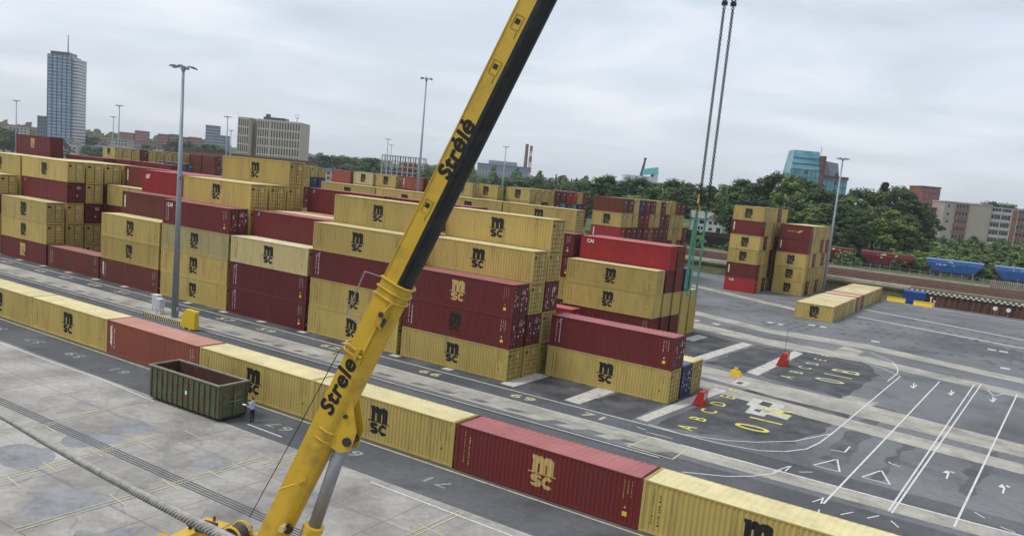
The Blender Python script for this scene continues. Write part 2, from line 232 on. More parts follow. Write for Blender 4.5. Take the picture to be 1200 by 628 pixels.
TREES=[(-109.8,234.2,6,16.5,0,1.0),(-110.6,245.8,6,18.1,1,1.0),(-96.7,230.6,6,17.3,2,1.0),(-88.1,224.0,6,17.3,3,1.0),(-90.8,246.1,6,16.8,4,1.0),(-90.4,258.5,6,18.4,0,1.0),(-92.8,280.8,6,18.4,1,1.0),(-86.0,279.0,6,18.1,2,1.0),(-82.9,286.9,6,18.1,3,1.0),(-80.5,294.5,6,19.3,4,1.0),(-67.8,273.0,6,21.3,0,1.0),(-60.6,265.5,6,20.2,1,1.0),(-56.4,268.5,6,22.9,2,1.0),(-50.4,260.5,6,24.1,3,1.0),(-43.9,252.6,6,23.5,4,1.0),(-42.4,265.4,6,23.4,0,1.0),(-41.4,277.5,6,21.0,1,1.0),(-35.3,269.2,6,19.6,2,1.0),(-33.5,282.1,6,19.1,3,1.0),(-27.8,273.7,6,18.6,4,1.0),(-26.8,286.7,6,21.4,0,1.0),(-22.1,283.6,6,21.0,1,1.0),(-16.0,281.7,6,22.7,2,1.0),(-14.1,295.0,6,23.5,3,1.0),(-12.3,307.7,6,21.6,4,1.0),(-7.8,298.0,6,18.4,0,1.0),(-98.3,204.8,6,11.2,1,1.15),(-87.9,205.7,6,13.8,3,1.15),(-77.2,208.8,6,14.0,0,1.15),(-93.8,279.6,6,14.7,2,1.15),(-84.1,285.5,6,14.4,4,1.15),(-52.6,217.3,6,15.6,1,1.15),(-46.5,213.8,6,14.9,3,1.15),(-42.1,214.0,6,13.8,0,1.15),(-34.8,223.8,6,16.4,2,1.15),(-28.8,218.6,6,13.1,4,1.15),(-27.6,231.5,6,14.6,1,1.15),(-21.5,229.3,6,14.6,3,1.15),(-16.3,226.3,6,12.9,0,1.15),(-14.6,248.2,6,16.3,2,1.15),(-8.7,243.3,6,14.8,4,1.15),(-5.6,253.3,6,13.4,1,1.15),(-13.1,215.8,6,9.0,3,1.15),(-35.5,208.3,6,12.1,0,1.15),(-21.0,211.9,6,8.1,2,1.15),(-27.3,207.8,6,7.4,4,1.15),(-36.2,206.9,6,6.4,1,1.15),(-15.4,210.5,6,7.2,3,1.15),(-42.4,203.2,6,7.5,0,1.15),(-19.9,237.0,6,11.7,2,1.15),(-80.5,198.0,5,12.4,4,1.2),(-79.0,200.1,5,12.3,4,1.2),(-78.2,283.4,5,16.5,4,1.2),(-51.3,224.5,5,12.1,4,1.2),(-19.6,291.7,6,24.4,5,1.0),(-241.8,414.1,2,22.2,5,0.8),(-243.4,437.0,2,22.9,5,0.8),(-243.3,442.9,2,22.1,5,0.8),(-237.4,440.6,2,21.8,5,0.8),(-236.7,446.8,2,21.1,5,0.8),(-231.5,444.2,2,21.9,5,0.8),(-254.5,381.7,2,18.3,5,0.8),(-241.4,425.9,2,20.2,5,0.8),(-213.8,323.6,0,19.2,0,1.2),(-209.1,326.5,0,19.2,1,1.2),(-198.1,321.7,0,20.7,2,1.2),(-197.3,334.1,0,21.0,3,1.2),(-175.3,311.9,0,19.4,0,1.2),(-164.9,306.4,0,19.5,1,1.2),(-155.1,300.9,0,20.8,2,1.2),(-140.6,286.1,0,20.8,3,1.2),(-367.4,430.6,0,21.5,0,1.2),(-276.8,344.1,0,21.0,1,1.2),(-266.2,338.7,0,20.5,2,1.2),(-493.9,471.4,0,25.0,3,1.2),(-486.2,476.1,0,24.4,0,1.2),(-472.8,472.7,0,25.7,1,1.2),(-457.5,470.3,0,25.1,2,1.2),(-450.0,474.8,0,24.5,3,1.2),(-361.0,387.5,0,25.0,0,1.2),(-356.6,389.9,0,23.1,1,1.2),(-581.0,535.9,0,23.8,2,1.2),(-543.6,511.4,0,22.7,3,1.2),(-459.7,325.8,0,23.4,0,1.2),(-454.6,328.9,0,22.8,1,1.2),(-433.8,317.8,0,21.9,2,1.2),(-697.4,463.8,0,26.1,3,1.2),(-688.0,469.7,0,26.3,0,1.2),(-697.7,343.2,0,17.8,1,1.2),(-691.2,347.1,0,17.0,2,1.2),(-874.6,471.9,0,23.1,3,1.2),(-864.7,478.0,0,22.3,0,1.2),(-624.7,270.3,0,22.0,1,1.2),(-630.0,278.9,0,21.4,2,1.2),(-20.9,552.8,9,21.8,3,1.2),(-16.3,555.8,9,22.9,0,1.2),(-11.5,558.7,9,22.3,1,1.2),(5.5,545.8,9,24.1,2,1.2),(9.8,548.7,9,25.1,3,1.2),(14.5,551.4,9,24.0,0,1.2),(19.3,554.2,9,22.4,1,1.2),(-651.4,298.9,0,7.8,2,1.2),(-665.3,313.9,0,6.9,3,1.2),(-702.8,338.7,0,9.7,0,1.2),(-610.6,325.4,0,13.8,1,1.2),(-624.4,340.4,0,12.9,2,1.2),(-658.8,366.5,0,12.5,3,1.2),(-642.9,364.7,0,13.9,0,1.2),(-645.6,399.8,0,19.8,1,1.2),(-565.9,365.9,0,18.5,2,1.2),(-575.7,395.8,0,20.5,3,1.2),(-534.1,374.4,0,21.7,0,1.2),(-352.1,200.8,0,14.0,1,1.2),(-349.5,202.4,0,13.8,2,1.2)]
BUSHES=[(8.0,284.2,3.8,2),(-20.7,339.2,5.2,1),(7.3,389.6,5.6,0),(17.4,339.8,4.6,0),(3.2,221.5,6.1,2),(-12.2,295.2,6.1,1),(-1.0,251.9,4.6,0),(22.1,262.8,4.3,0),(1.9,220.0,3.4,1),(25.2,245.0,4.6,0),(29.4,228.7,5.1,0),(6.6,223.7,6.2,2),(-13.4,315.1,3.9,0),(8.6,231.7,3.7,2),(20.9,222.5,5.0,2),(25.2,283.1,5.1,0),(-9.7,298.7,4.0,2),(9.5,292.0,4.9,2),(22.5,242.6,3.6,2),(5.8,252.4,6.5,2),(20.0,316.0,4.3,1),(-4.4,246.4,4.3,0),(2.7,261.1,5.8,0),(-0.8,356.0,4.8,2),(20.2,398.3,4.6,0),(-10.3,293.1,6.4,2),(5.2,263.5,6.0,1),(-5.7,228.0,3.7,0),(17.0,219.9,4.7,1),(5.3,223.2,4.4,0),(9.8,266.1,3.5,2),(5.4,222.1,4.7,2),(11.4,308.0,5.8,2),(16.6,397.7,4.8,0),(28.2,282.5,3.8,2),(24.2,253.3,3.9,0),(-7.4,318.0,5.0,1),(-16.6,342.1,6.3,2),(-2.5,213.6,5.1,1),(8.2,358.5,5.3,0),(26.0,399.7,4.2,2),(1.8,230.9,5.5,1),(-2.9,214.6,3.3,0),(26.4,265.3,6.4,2),(16.4,254.9,5.2,2),(-12.5,290.5,3.4,0),(-5.3,226.1,3.3,2),(4.2,355.3,5.5,0),(2.5,277.6,6.3,2),(-8.4,300.0,5.9,0),(26.9,266.6,3.6,0),(-0.4,209.5,6.3,0),(8.5,219.4,4.9,1),(26.3,237.5,4.0,2),(19.5,226.1,6.3,0),(30.6,376.1,3.4,1),(8.3,288.4,3.9,0),(18.9,244.2,5.8,1),(21.9,318.8,6.1,1),(29.7,237.2,4.6,1),(12.5,332.1,6.1,1),(10.1,227.6,4.7,2),(28.5,340.9,3.8,1),(-3.3,217.8,5.0,0),(-3.5,281.5,3.7,2),(-13.9,319.9,5.2,2),(20.5,265.3,5.7,0),(-19.9,339.2,4.0,2),(-3.7,350.6,4.7,0),(-5.5,345.9,3.9,1),(-5.3,229.0,5.5,2),(23.7,316.6,4.5,2),(12.2,242.4,4.4,1),(-5.4,296.9,5.8,0),(15.6,222.0,6.1,1),(7.3,309.1,5.7,1),(-5.7,348.7,5.4,0),(-0.6,237.0,4.3,2),(-9.0,263.3,3.3,0),(13.9,232.2,4.3,2),(10.7,303.1,3.9,2),(15.3,228.2,6.5,2),(3.4,278.8,5.9,1),(26.7,318.3,6.4,2),(-3.9,237.4,3.5,1),(1.2,253.8,6.4,0),(22.2,233.7,5.0,2),(1.9,230.0,5.6,2),(14.3,260.9,4.3,2),(-5.0,259.6,3.5,0),(11.5,219.5,6.0,2),(17.0,368.9,4.5,2),(-7.2,289.5,6.5,0),(-3.6,323.9,6.0,2),(17.5,235.2,4.8,1),(-10.2,379.2,6.0,2),(-8.7,247.1,5.3,1),(5.8,224.0,3.2,1),(19.8,274.5,3.9,0),(16.3,315.2,4.4,2),(-2.7,356.1,5.0,0),(-3.1,243.0,3.9,1),(24.3,337.2,5.0,2),(27.5,243.8,5.5,0),(-20.7,365.2,5.1,1),(5.4,258.0,4.4,2),(9.6,300.2,6.4,1),(1.2,262.3,5.8,2),(10.0,225.0,4.4,2),(18.4,260.6,4.4,1),(-11.8,292.1,5.6,0),(16.1,291.3,3.3,1),(-7.9,264.3,6.4,1),(1.5,212.2,5.5,2),(-17.1,365.7,4.7,0),(5.2,269.7,6.1,0),(11.8,267.4,5.7,0),(-7.5,315.9,5.6,2),(15.7,297.6,4.9,1),(-18.1,342.9,4.8,0),(-21.9,219.3,4.6,1),(-20.7,212.2,4.0,2),(-13.6,231.4,3.7,1),(-14.7,229.2,3.9,0),(-9.9,218.0,4.0,2),(-11.2,226.5,2.9,0),(-7.1,216.7,4.3,2),(-7.6,235.5,3.3,0),(-21.6,226.0,4.2,1),(-14.6,204.9,4.5,2),(-15.4,204.7,3.9,1),(-9.0,223.5,4.5,0),(-15.7,208.5,3.2,1),(-12.5,205.1,3.0,2),(-7.3,223.5,2.7,2),(-6.6,215.8,3.7,1),(-8.7,219.1,2.9,0),(-19.7,227.3,2.8,0),(-17.2,211.5,3.1,2),(-10.9,224.1,3.0,2),(-12.6,215.5,4.3,1),(-13.7,214.6,2.7,1),(-6.0,228.7,3.0,0),(-11.3,215.5,3.6,0),(-13.1,226.5,3.5,2),(-6.2,217.4,3.1,0),(-17.9,226.9,2.7,0),(-22.4,213.6,4.9,2),(-18.1,213.1,4.7,0),(-10.5,212.5,4.0,0),(-63.5,177.8,2.8,2),(-76.1,182.2,2.7,0),(-59.5,192.5,2.5,2),(-68.9,169.0,3.9,0),(-64.8,187.0,2.9,2),(-60.1,182.9,2.9,2),(-57.0,178.3,3.3,0),(-68.2,188.9,3.4,2),(-65.4,172.3,2.8,1),(-46.5,199.4,3.3,1),(-40.9,191.9,2.7,1),(-55.0,193.9,3.8,0),(-78.5,170.6,2.5,1),(-82.2,179.2,3.5,2)]
MASTS=[(-45.4,12.4,25.7),(-5.7,133.3,28.2),(-81.0,93.8,36.7),(-286.9,114.3,29.3),(-218.4,111.7,29.3),(-294.4,155.8,28.1),(-199.5,137.8,29.6),(-261.5,188.1,27.4),(-194.3,211.3,29.5),(-244.3,270.6,29.5),(-135.5,208.6,29.6)]
BD={'tower_l':(-869.8,429.2,104.7),'tower_r':(-837.4,449.3,104.8),'towerb':(-853.5,421.9,1.4),'hotel_l':(-479.4,364.8,45.4),'hotel_m':(-459.8,377.0,45.0),'hotel_r':(-439.3,389.9,46.1),'teal_l':(-101.8,482.2,52.4),'teal_m':(-86.0,492.1,52.6),'teal_r':(-70.9,500.4,46.3),'ship_l':(-213.9,479.8,29.0),'ship_r':(-194.5,492.3,31.2),'apt_l':(-8.8,416.7,26.2),'apt_r':(24.8,437.7,26.5),'red_l':(-26.2,478.3,32.0),'red_r':(-17.3,483.7,31.0),'house_l':(-77.5,241.1,15.0),'house_r':(-64.9,248.7,13.3),'ch1':(-617.2,997.8,73.7),'ch2':(-611.5,1001.1,71.8),'ind_l':(-353.3,500.3,29.9),'ind_r':(-317.5,522.1,27.0),'fr_l':(-316.0,344.2,25.7),'fr_r':(-293.9,358.1,26.0),'ap1':(-1034.5,612.1,33.6),'ap2':(-1004.8,630.8,34.6),'ap3':(-897.4,578.4,33.5),'ap4':(-855.1,605.1,35.1),'gb1':(-761.4,546.2,45.5),'gb2':(-741.8,557.5,40.0),'shed':(-187.1,328.1,18.4),'shed2':(-177.6,334.0,18.1),'oh':(-299.4,472.9,21.5),'oh2':(-270.7,490.3,18.3),'car1':(-20.9,382.8,10.8),'car2':(-10.1,389.8,12.4),'br1':(-342.2,303.5,21.9),'roofbr':(-343.1,230.9,17.8),'roofbr2':(-294.0,261.9,20.2)}
CYLT=(7.815, -18.02, 7.987)
CYLB=(6.66, -18.446, 3.376)
CHAIN=(18.699, -14.703, 23.45)
CABLE=[(3.907, -18.737, 4.055), (5.745, -18.238, 7.99), (7.293, -17.912, 11.267)]
ROPE=[(21.428, -36.055, 15.905), (22.251, -36.235, 16.031), (23.498, -36.608, 16.269), (24.703, -37.002, 16.538), (25.229, -37.188, 16.671), (25.62, -37.342, 16.782), (25.944, -37.482, 16.876)]
TOWN=[(0,60,760,950,12,9,15),(0,60,1000,1300,9,20,29),(96,140,700,900,10,8,14),(96,140,950,1200,8,17,24),(140,240,760,900,14,8,14),(140,240,950,1150,10,15,21),(355,450,620,760,9,8,12),(355,450,850,1050,12,12,18),(240,280,750,950,5,9,14),(500,560,700,800,3,10,16)]
WOOD=[(-40,600,2300,26,40),(560,1240,1900,24,36),(-20,260,1500,24,38),(350,470,1150,16,28),(460,560,900,16,26),(540,720,620,14,26),(700,860,420,14,22),(1080,1230,640,24,34)]
HAZE=.00013
# ---------------------------------------------------------------- ground
def sheet(name, pts, z, m, kind='structure'):
    b = MB(); b.quad(*[(x, y, z) for x, y in pts]); return tag(b.build(name, m), kind=kind)
def hill(x, y):
    s = max(0, min(1, (x+260)/140)); s = s*s*(3-2*s)
    if y < 152: z = 0
    elif y < 156: z = 3*(y-152)/4
    elif y < 215: z = 3
    elif y < 430: z = 3+6*(y-215)/215
    else: z = 9*max(0, 1-(y-430)/1500)
    return z*s
gb = MB(); xs = [-4500,-3000,-2000,-1000,-500]+list(range(-300,121,20))+[200,500,1500,3000,4500]
xs = sorted(set(xs)|{7.95, 8})
ys = [151,153,156,160,175,190,205,215,240,280,330,380,430,520,700,1000,1500,2500,3500,5500]
for i in range(len(xs)):
    for j in range(len(ys)):
        x, y = xs[i], ys[j]
        if 8 <= x < 300: z = 2.75 if y <= 153 else hill(x, max(y, 156.01)) 
        else: z = hill(x, y)
        gb.v.append((x, y, z-(0.03 if y == 151 else 0)))
for i in range(len(xs)-1):
    for j in range(len(ys)-1):
        a = i*len(ys)+j; gb.f.append((a, a+len(ys), a+len(ys)+1, a+1)); gb.m.append(1 if ys[j] < 156 else 0)
tag(gb.build('ground', [GRASS, BANK]), kind='structure')
# the flat terminal: asphalt yard, darker quay road, pale concrete apron
sheet('yard', [(-4500,2.9),(4500,2.9),(4500,151),(-4500,151)], 0, ASPH2)
sheet('road', [(-4500,-4.5),(4500,-4.5),(4500,2.9),(-4500,2.9)], 0, ASPH)
sheet('quay_apron', [(-4500,-34),(4500,-34),(4500,-4.5),(-4500,-4.5)], 0, CONC)
sheet('water', [(-4500,-4500),(4500,-4500),(4500,-34),(-4500,-34)], -3, mat('harbour_water', (.03,.05,.05), .15, var=.1))
b = MB(); b.quad((-4500,-34,0),(4500,-34,0),(4500,-34,-3.2),(-4500,-34,-3.2)); tag(b.build('quay_edge', CONC), kind='structure')
def lanes(name, m, z, rects, kind='structure'):
    b = MB()
    for x0, y0, x1, y1 in rects: b.quad((x0,y0,z),(x1,y0,z),(x1,y1,z),(x0,y1,z))
    return tag(b.build(name, m), kind=kind)
lanes('lane_asphalt', ASPH, .004, [(-400,2.9,7.5,12.4),(7.5,2.9,60,13.1),(-400,16.1,60,18.55)])
lanes('concrete_lane', STRIP, .008, [(-400,14.0,60,15.95),(-400,12.95,-3,13.35)])
hb = MB(); x = -170
random.seed(3)
while x < 9:
    l = random.uniform(.9, 2.6); hb.quad((x,12.98,.010),(x+l,12.98,.010),(x+l+.8,13.95,.010),(x+.8,13.95,.010)); x += l+random.uniform(.7, 1.9)
tag(hb.build('worn_joint_strip', STRIP), kind='structure')
tag(lanes('bay_floor', TAR, .006, [(-110,18.9,3.3,22.5)]), kind='structure')
# painted lines of the near lanes
lb = MB()
def seg(b, p, q, wd, z=.016):
    p = Vector(p+(0,)); q = Vector(q+(0,)); d = q-p
    if d.length < 1e-6: return
    d.normalize(); n = Vector((-d.y, d.x, 0))*wd/2; zv = Vector((0,0,z))
    b.quad(p-n+zv, q-n+zv, q+n+zv, p+n+zv)
for (y, wd) in ((12.15,.12),(16.0,.12),(18.62,.14)): seg(lb, (-400,y), (8.5,y), wd)
seg(lb, (8.5,16.1), (60,16.0), .16); seg(lb, (8.5,16.0), (60,15.95), .1, .018)
rb = MB()
for y in (11.75, 12.35): rb.box(-400, y-.03, 0, 8.5, y+.03, .03)
tag(rb.build('crane_rail', mat('rail_steel', (.10,.085,.07), .5, metal=.3)), 'thin steel crane rails set in the asphalt behind the front row of containers', 'rail')
tag(lb.build('lane_lines', WHITE), kind='structure')
kb = MB(); seg(kb, (-150,-.42), (30,-.42), .13); tag(kb.build('edge_line', mat('cream_line', (.55,.50,.33), .8, var=.2, dirt=(.08,.08,.08), dirt_amt=.7, dirt_scale=3)), kind='structure')
# grooved crane-rail channel in the apron
gb2 = MB(); 
for k in range(4): gb2.box(-170, -12.75+k*.2, .0, 12, -12.65+k*.2, .012)
tag(gb2.build('drain_channel', mat('dark_groove', (.10,.10,.102), .8)), kind='structure')
def lerp_y(P, f): return P
pm = {'concrete': STRIP, 'white': DIRTYW, 'bar': DIRTYW, 'tar': TAR, 'tarsoft': TARS, 'dark': TAR}
pn = {'concrete': 'concrete_strip', 'white': 'painted_block', 'bar': 'bay_divider', 'tar': 'tar_patch', 'tarsoft': 'tar_stain', 'dark': 'painted_block_hole'}
pz = {'concrete': .010, 'white': .014, 'bar': .014, 'tar': .005, 'tarsoft': .006, 'dark': .018}
def ragged(P, amp, rnd, step=1.2):
    out = []
    for i in range(len(P)):
        a, c = Vector(P[i]), Vector(P[(i+1) % len(P)]); n = max(1, int((c-a).length/step))
        for k in range(n):
            q = a.lerp(c, k/n); out.append((q.x+rnd.uniform(-amp, amp), q.y+rnd.uniform(-amp, amp)))
    return out
rnd = random.Random(5)
groups = {}
for i, (k, P) in enumerate(POLY): groups.setdefault(k, []).append(P)
for k, L in groups.items():
    b = MB()
    for i, P in enumerate(L):
        P2 = ragged(P, .35, rnd) if k in ('tar', 'tarsoft') else P
        if k == 'concrete':        # strips extend to the right beyond the frame
            n = len(P)//2
            for j in range(n-1):
                b.quad(*[(x, y, pz[k]+.0007*(i % 9)) for x, y in (P[j], P[j+1], P[-2-j], P[-1-j])])
        else: b.quad(*[(x, y, pz[k]+.0004*i) for x, y in P2])
    tag(b.build(pn[k], pm[k]), kind='structure')
for k, m in (('white', WHITE), ('yellow', YELL)):
    b = MB()
    for i, (c, wd, pts) in enumerate(LINES):
        if c != k: continue
        for j in range(len(pts)-1): seg(b, pts[j], pts[j+1], wd, .022+.0003*(i % 9))
    tag(b.build(k+'_road_markings', m), kind='structure')
b = MB()
for i, P in enumerate(PATCH):
    # smooth the outline
    Q = P
    Q = ragged(P, .22, rnd, .8)
    for _ in range(1):
        Q2 = []
        for j in range(len(Q)):
            a, c = Q[j], Q[(j+1) % len(Q)]
            Q2 += [(a[0]*.75+c[0]*.25, a[1]*.75+c[1]*.25), (a[0]*.25+c[0]*.75, a[1]*.25+c[1]*.75)]
        Q = Q2
    b.quad(*[(x, y, .005) for x, y in Q])
tag(b.build('repair_patches', PATCHM), kind='structure')
b = MB()                                          # slab joints of the apron
for yy in (-8.6, -16.6, -20.8, -25): seg(b, (-170, yy), (30, yy), .035, .004)
for k in range(-16, 4): seg(b, (k*8.2+2, -34), (k*8.2+2, -4.5), .035, .0035)
tag(b.build('slab_joints', mat('joint_seal', (.13,.128,.12), .9, var=.4, scale=1.5)), kind='structure')
# white marks at the bay boundaries in front of the stacks
b = MB()
for k in range(-8, 2):
    x = -34.46+12.725*k
    for dx in (-.27, 6.1): b.quad((x+dx-.45,19.55,.02),(x+dx+.55,19.55,.02),(x+dx+.55,20.35,.02),(x+dx-.45,20.35,.02))
tag(b.build('bay_marks', DIRTYW), kind='structure')
# lettering
def text_mesh(s, size, bold=.0, extr=0.0, shear=0.0, space=1.0, mats=None, name='lettering', sx=1, sy=1, thick=0):
    cu = bpy.data.curves.new(name, 'FONT'); cu.body = s; cu.size = size; cu.offset = bold; cu.extrude = extr; cu.shear = shear; cu.space_character = space
    cu.align_x = 'CENTER'; cu.align_y = 'CENTER'; cu.resolution_u = 4; cu.fill_mode = 'BOTH' if extr else 'FRONT'
    o = bpy.data.objects.new('tmp', cu); C.objects.link(o)
    bpy.context.view_layer.update()
    me = bpy.data.meshes.new_from_object(o.evaluated_get(bpy.context.evaluated_depsgraph_get()))
    bpy.data.objects.remove(o); bpy.data.curves.remove(cu)
    if sx != 1 or sy != 1: me.transform(Matrix.Diagonal((sx, sy, 1, 1)))
    me.materials.clear()
    if thick:                                     # heavier strokes: slightly shifted copies, each a hair above the last
        base_v = [v.co.copy() for v in me.vertices]; base_f = [tuple(p.vertices) for p in me.polygons]; V_ = []; F_ = []
        for n_, (dx, dy) in enumerate(((0,0),(thick,0),(-thick,0),(0,thick),(0,-thick),(thick*.7,thick*.7),(-thick*.7,thick*.7),(thick*.7,-thick*.7),(-thick*.7,-thick*.7))):
            o2 = len(V_); V_ += [(v.x+dx, v.y+dy, v.z+n_*.0012) for v in base_v]; F_ += [tuple(i+o2 for i in f) for f in base_f]
        me = bpy.data.meshes.new(name); me.from_pydata(V_, [], F_)
    if mats: me.materials.append(mats)
    return me
def ground_text(s, x, y, size, m, rot=0, sx=1, sy=1, bold=.0, name='ground_number', space=1.0, z=.02):
    o = obj(name, text_mesh(s, size, bold, 0, 0, space, m, name, sx, sy), None, (x, y, z), rot); tag(o, kind='structure'); return o
for s, x in (('43',-90.3),('45',-81.4),('47',-75.4),('49',-68.8),('51',-62.7),('53',-55.8),('55',-49.6),('57',-43.7),('59',-37.2),('62',-28),('66',-15.6),('69',-5.8),('71',.9)):
    ground_text(s, x, 17.35, 1.5, YELL, 0, 1.35, .95, .03, space=1.25)
for s, x in (('55',-50),('57',-43.6),('59',-37.3),('61',-31),('67',-12.6),('69',-6.3),('71',.6)):
    ground_text(s, x, -2.4, 1.35, mat('faint_white', (.30,.30,.27), .8, dirt=(.07,.07,.07), dirt_amt=.8, dirt_scale=4) if s == '55' else bpy.data.materials['faint_white'], math.pi, 1.35, .95, .02, space=1.25)
R90 = math.pi/2
for i, ch in enumerate('ABCDEF'):
    ground_text(ch, 7.35-.19*i, 20.6+3.15*i, 1.9, YELLB, R90, 1.0, 1.0, .02, z=.024)
    ground_text(ch, 8.4+.12*i, 47.6+3.5*i, 2.0, YELL, R90, 1.0, 1.0, .02, z=.024)
for i, ch in enumerate('01A'):
    ground_text(ch, 11.3+.25*i-(.4 if i == 2 else 0), 25.0+3.1*i+(.8 if i == 2 else 0), 3.9, YELLB, R90, .85, 1.0, .02, z=.026)
for i, ch in enumerate('01B'):
    ground_text(ch, 12.3+.2*i, 50.2+3.4*i, 4.2, YELL, R90, .85, 1.0, .02, z=.026)
# dashes painted on the far yard
b = MB(); rnd = random.Random(8)
for (x0, y0, nx, ny, dx, dy) in ((-5,82,5,4,1.6,2.6),(5,86,6,5,1.5,4.2),(16,84,5,6,1.5,5),(24,82,4,6,1.6,6),(-16,88,3,6,1.4,4.5),(12,104,8,3,1.8,8)):
    for i in range(nx):
        for j in range(ny):
            if rnd.random() < .25: continue
            x = x0+dx*i+rnd.uniform(-.2,.2)+j*.25; y = y0+dy*j+rnd.uniform(-.3,.3)
            b.quad((x,y,.012),(x+.7,y,.012),(x+.75,y+1.2,.012),(x+.05,y+1.2,.012))
tag(b.build('worn_bay_dashes', TARS), kind='structure')
b = MB()
for (x, y) in ((-12,74),(-9,74),(1,90),(2.6,90),(17,76),(18.8,76),(11,84),(27,80),(-4,85),(-2.4,85),(25,96),(26.5,96)):
    b.quad((x,y,.012),(x+1.1,y,.012),(x+1.1,y+1.4,.012),(x,y+1.4,.012))
tag(b.build('worn_number_marks', DIRTYW), kind='structure')
# ---------------------------------------------------------------- railway plateau
sheet('railway_ballast', [(-400,157),(8,157),(300,157),(300,196),(-400,196)], 3.03, BALLAST)
RUST = mat('rusty_rail', (.11,.05,.032), .7, var=.25, scale=.5)
SLEEP = mat('sleeper', (.20,.16,.12), .9, var=.3, scale=1)
for i, yy in enumerate((160.5, 165.5, 170.5, 176, 182)):
    t = empty('railway_track', (0, yy, 3.04)); tag(t, ['rusty track nearest to the terminal edge', 'second rusty track from the terminal edge', 'middle rusty railway track of the five', 'fourth rusty track, next to the farthest one', 'farthest of the five empty rusty tracks'][i], 'railway track', 'parallel railway tracks')
    b = MB()
    for s in (-.76, .76): b.box(-400, s-.07, .1, 300, s+.07, .27)
    b.build('rail', RUST, t)
    b = MB()
    for k in range(260): b.box(-130+k*.9, -1.25, 0, -130+k*.9+.28, 1.25, .05)
    b.build('sleeper', SLEEP, t)
# retaining wall with chequered coping
WALLR = mat('rusty_sheet_wall', (.11,.055,.038), .85, var=.3, scale=.7, dirt=(.03,.02,.018), dirt_amt=.7, dirt_scale=.6, stretch=(1,1,.3))
t = empty('retaining_wall', (8,150.6,0)); tag(t, 'rusty brown retaining wall with a black and white chequered coping', 'wall')
b = MB(); x = 0
while x < 120:
    b.box(x, 0, 0, x+.55, .35, 2.45); b.box(x+.55, .18, 0, x+1.1, .35, 2.45); x += 1.1
for k in range(24): b.box(k*5-.12, -.15, 0, k*5+.12, 0, 2.45)
b.build('wall_panel', WALLR, t)
CHW = mat('cheque_white', (.55,.53,.45), .7); CHB = mat('cheque_black', (.06,.058,.055), .7)
b = MB()
for k in range(240):
    for j in range(2): b.box(k*.5, -.22+j*0, 2.45+j*.3, k*.5+.5, .4, 2.75+j*.3, (k+j) % 2)
b.build('coping', [CHW, CHB], t)
t = empty('platform_edge', (-60,151.2,0)); tag(t, 'pale concrete platform edge running level along the grassy bank', 'kerb')
b = MB(); b.box(0,2.2,2.6,68,3.2,3.25); b.build('kerb_stone', mat('pale_kerb', (.42,.38,.30), .9, var=.2, scale=.4), t)
# ---- container table: (x0, y0, z0, L, H, colour, mark, flip, block, row, tier, ntiers)
CONT=[]
def _stack(x,y,L,h,cols,block,row,flip=0,marks=None,start=1):
    z=0.02
    n=len(cols)
    for i,c in enumerate(cols):
        if c!='-':
            CONT.append((round(x,2),round(y,2),round(z,3),L,h-0.01,c,(marks[i] if marks and i<len(marks) else '-'),flip,block,row,i+start,n))
        z+=h
L40,L20=12.192,6.058
# colours: Y yellow, M maroon, B brown, R red, N navy, T teal, O terracotta, P pale yellow, D dirty yellow
# marks: m logo, g gold logo, t vertical white lettering, c white letters, z small tilted mark, f two white letters, w cream emblem, -
# front row on the quay
for k,(c,mk) in enumerate([('Y','m'),('Y','m'),('Y','m'),('O','t'),('Y','m'),('Y','m'),('M','g'),('Y','m')]):
    x=(k-6)*12.27
    CONT.append((round(x,2),0.0,0.03,L40,2.86,c,mk,1,'front',0,1,1))
def S(k): return -34.46+12.725*k
h=2.896
main={ # (slot,row): (colours bottom-up, marks)
 (-6,0):('YYMY','m--m'),(-6,1):('YYYYY','----m'),(-6,2):('MYYYY','-----'),
 (-5,0):('MYY','gmm'),(-5,1):('YYYMY','---zm'),(-5,2):('YYMYY','-----'),(-5,3):('MYMMY','-----'),(-5,4):('YMYMY','----m'),
 (-4,0):('B','-'),(-4,3):('MBMY','----'),(-4,4):('YMYBB','----t'),
 (-3,0):('BYY','tmm'),(-3,1):('YMYB','---t'),(-3,2):('MYMYR','----f'),(-3,3):('YYMYB','-----'),(-3,4):('YMYYB','-----'),
 (-2,0):('YYDM','mmmc'),(-2,1):('MYMYY','----m'),(-2,2):('YYMYY','-----'),(-2,3):('YMYMYY','-----m'),
 (-1,0):('MMP','zzm'),(-1,1):('YMYM','---z'),(-1,2):('YYMY','----'),(-1,3):('MYYO','----'),(-1,4):('YMYMM','----z'),
 (0,0):('YYMY','mmzm'),(0,1):('YMYYY','----m'),(0,2):('MYMY','----'),(0,3):('YMYM','----'),(0,4):('YMYMM','-----'),
 (1,0):('YMM','mmg'),(1,1):('YMYY','---m'),(1,2):('YYMYY','----m'),
}
for (k,r),(cols,mk) in main.items():
    _stack(S(k),20.47+2.75*r,L40,h,cols,'main%d'%k,r,0,mk)
_stack(-8.6,25.87,L40,h,'YM','low',0,0,'mz')
_stack(-8.6,28.62,L40,h,'N','low',1,0)
_stack(-8.6,31.37,L40,h,'Y','low',2,0)
for r,(cols,mk) in enumerate([('MYY','-mm'),('MYMR','---c'),('MYBB','----'),('YYN','---'),('YY','--')]):
    _stack(-21.0+.15*r,51+2.75*r,L40,h,cols,'mid',r,1,mk)
_stack(-34.0,53.75,L40,h,'MYMM','midleft',0,1)
_stack(-24.1,47.9,L20,2.75,'R','small',0,0)
for i in range(4):
    _stack(-75.0+i*12.45,60.5,L40,h,['MYMYY','YMYMY','YMMYY','MYMYY'][i],'second%d'%i,0,0,'----m')
for i in range(2):
    _stack(-134+i*12.5,55.5,L40,h,'YMYMM','back%d'%i,0,0)
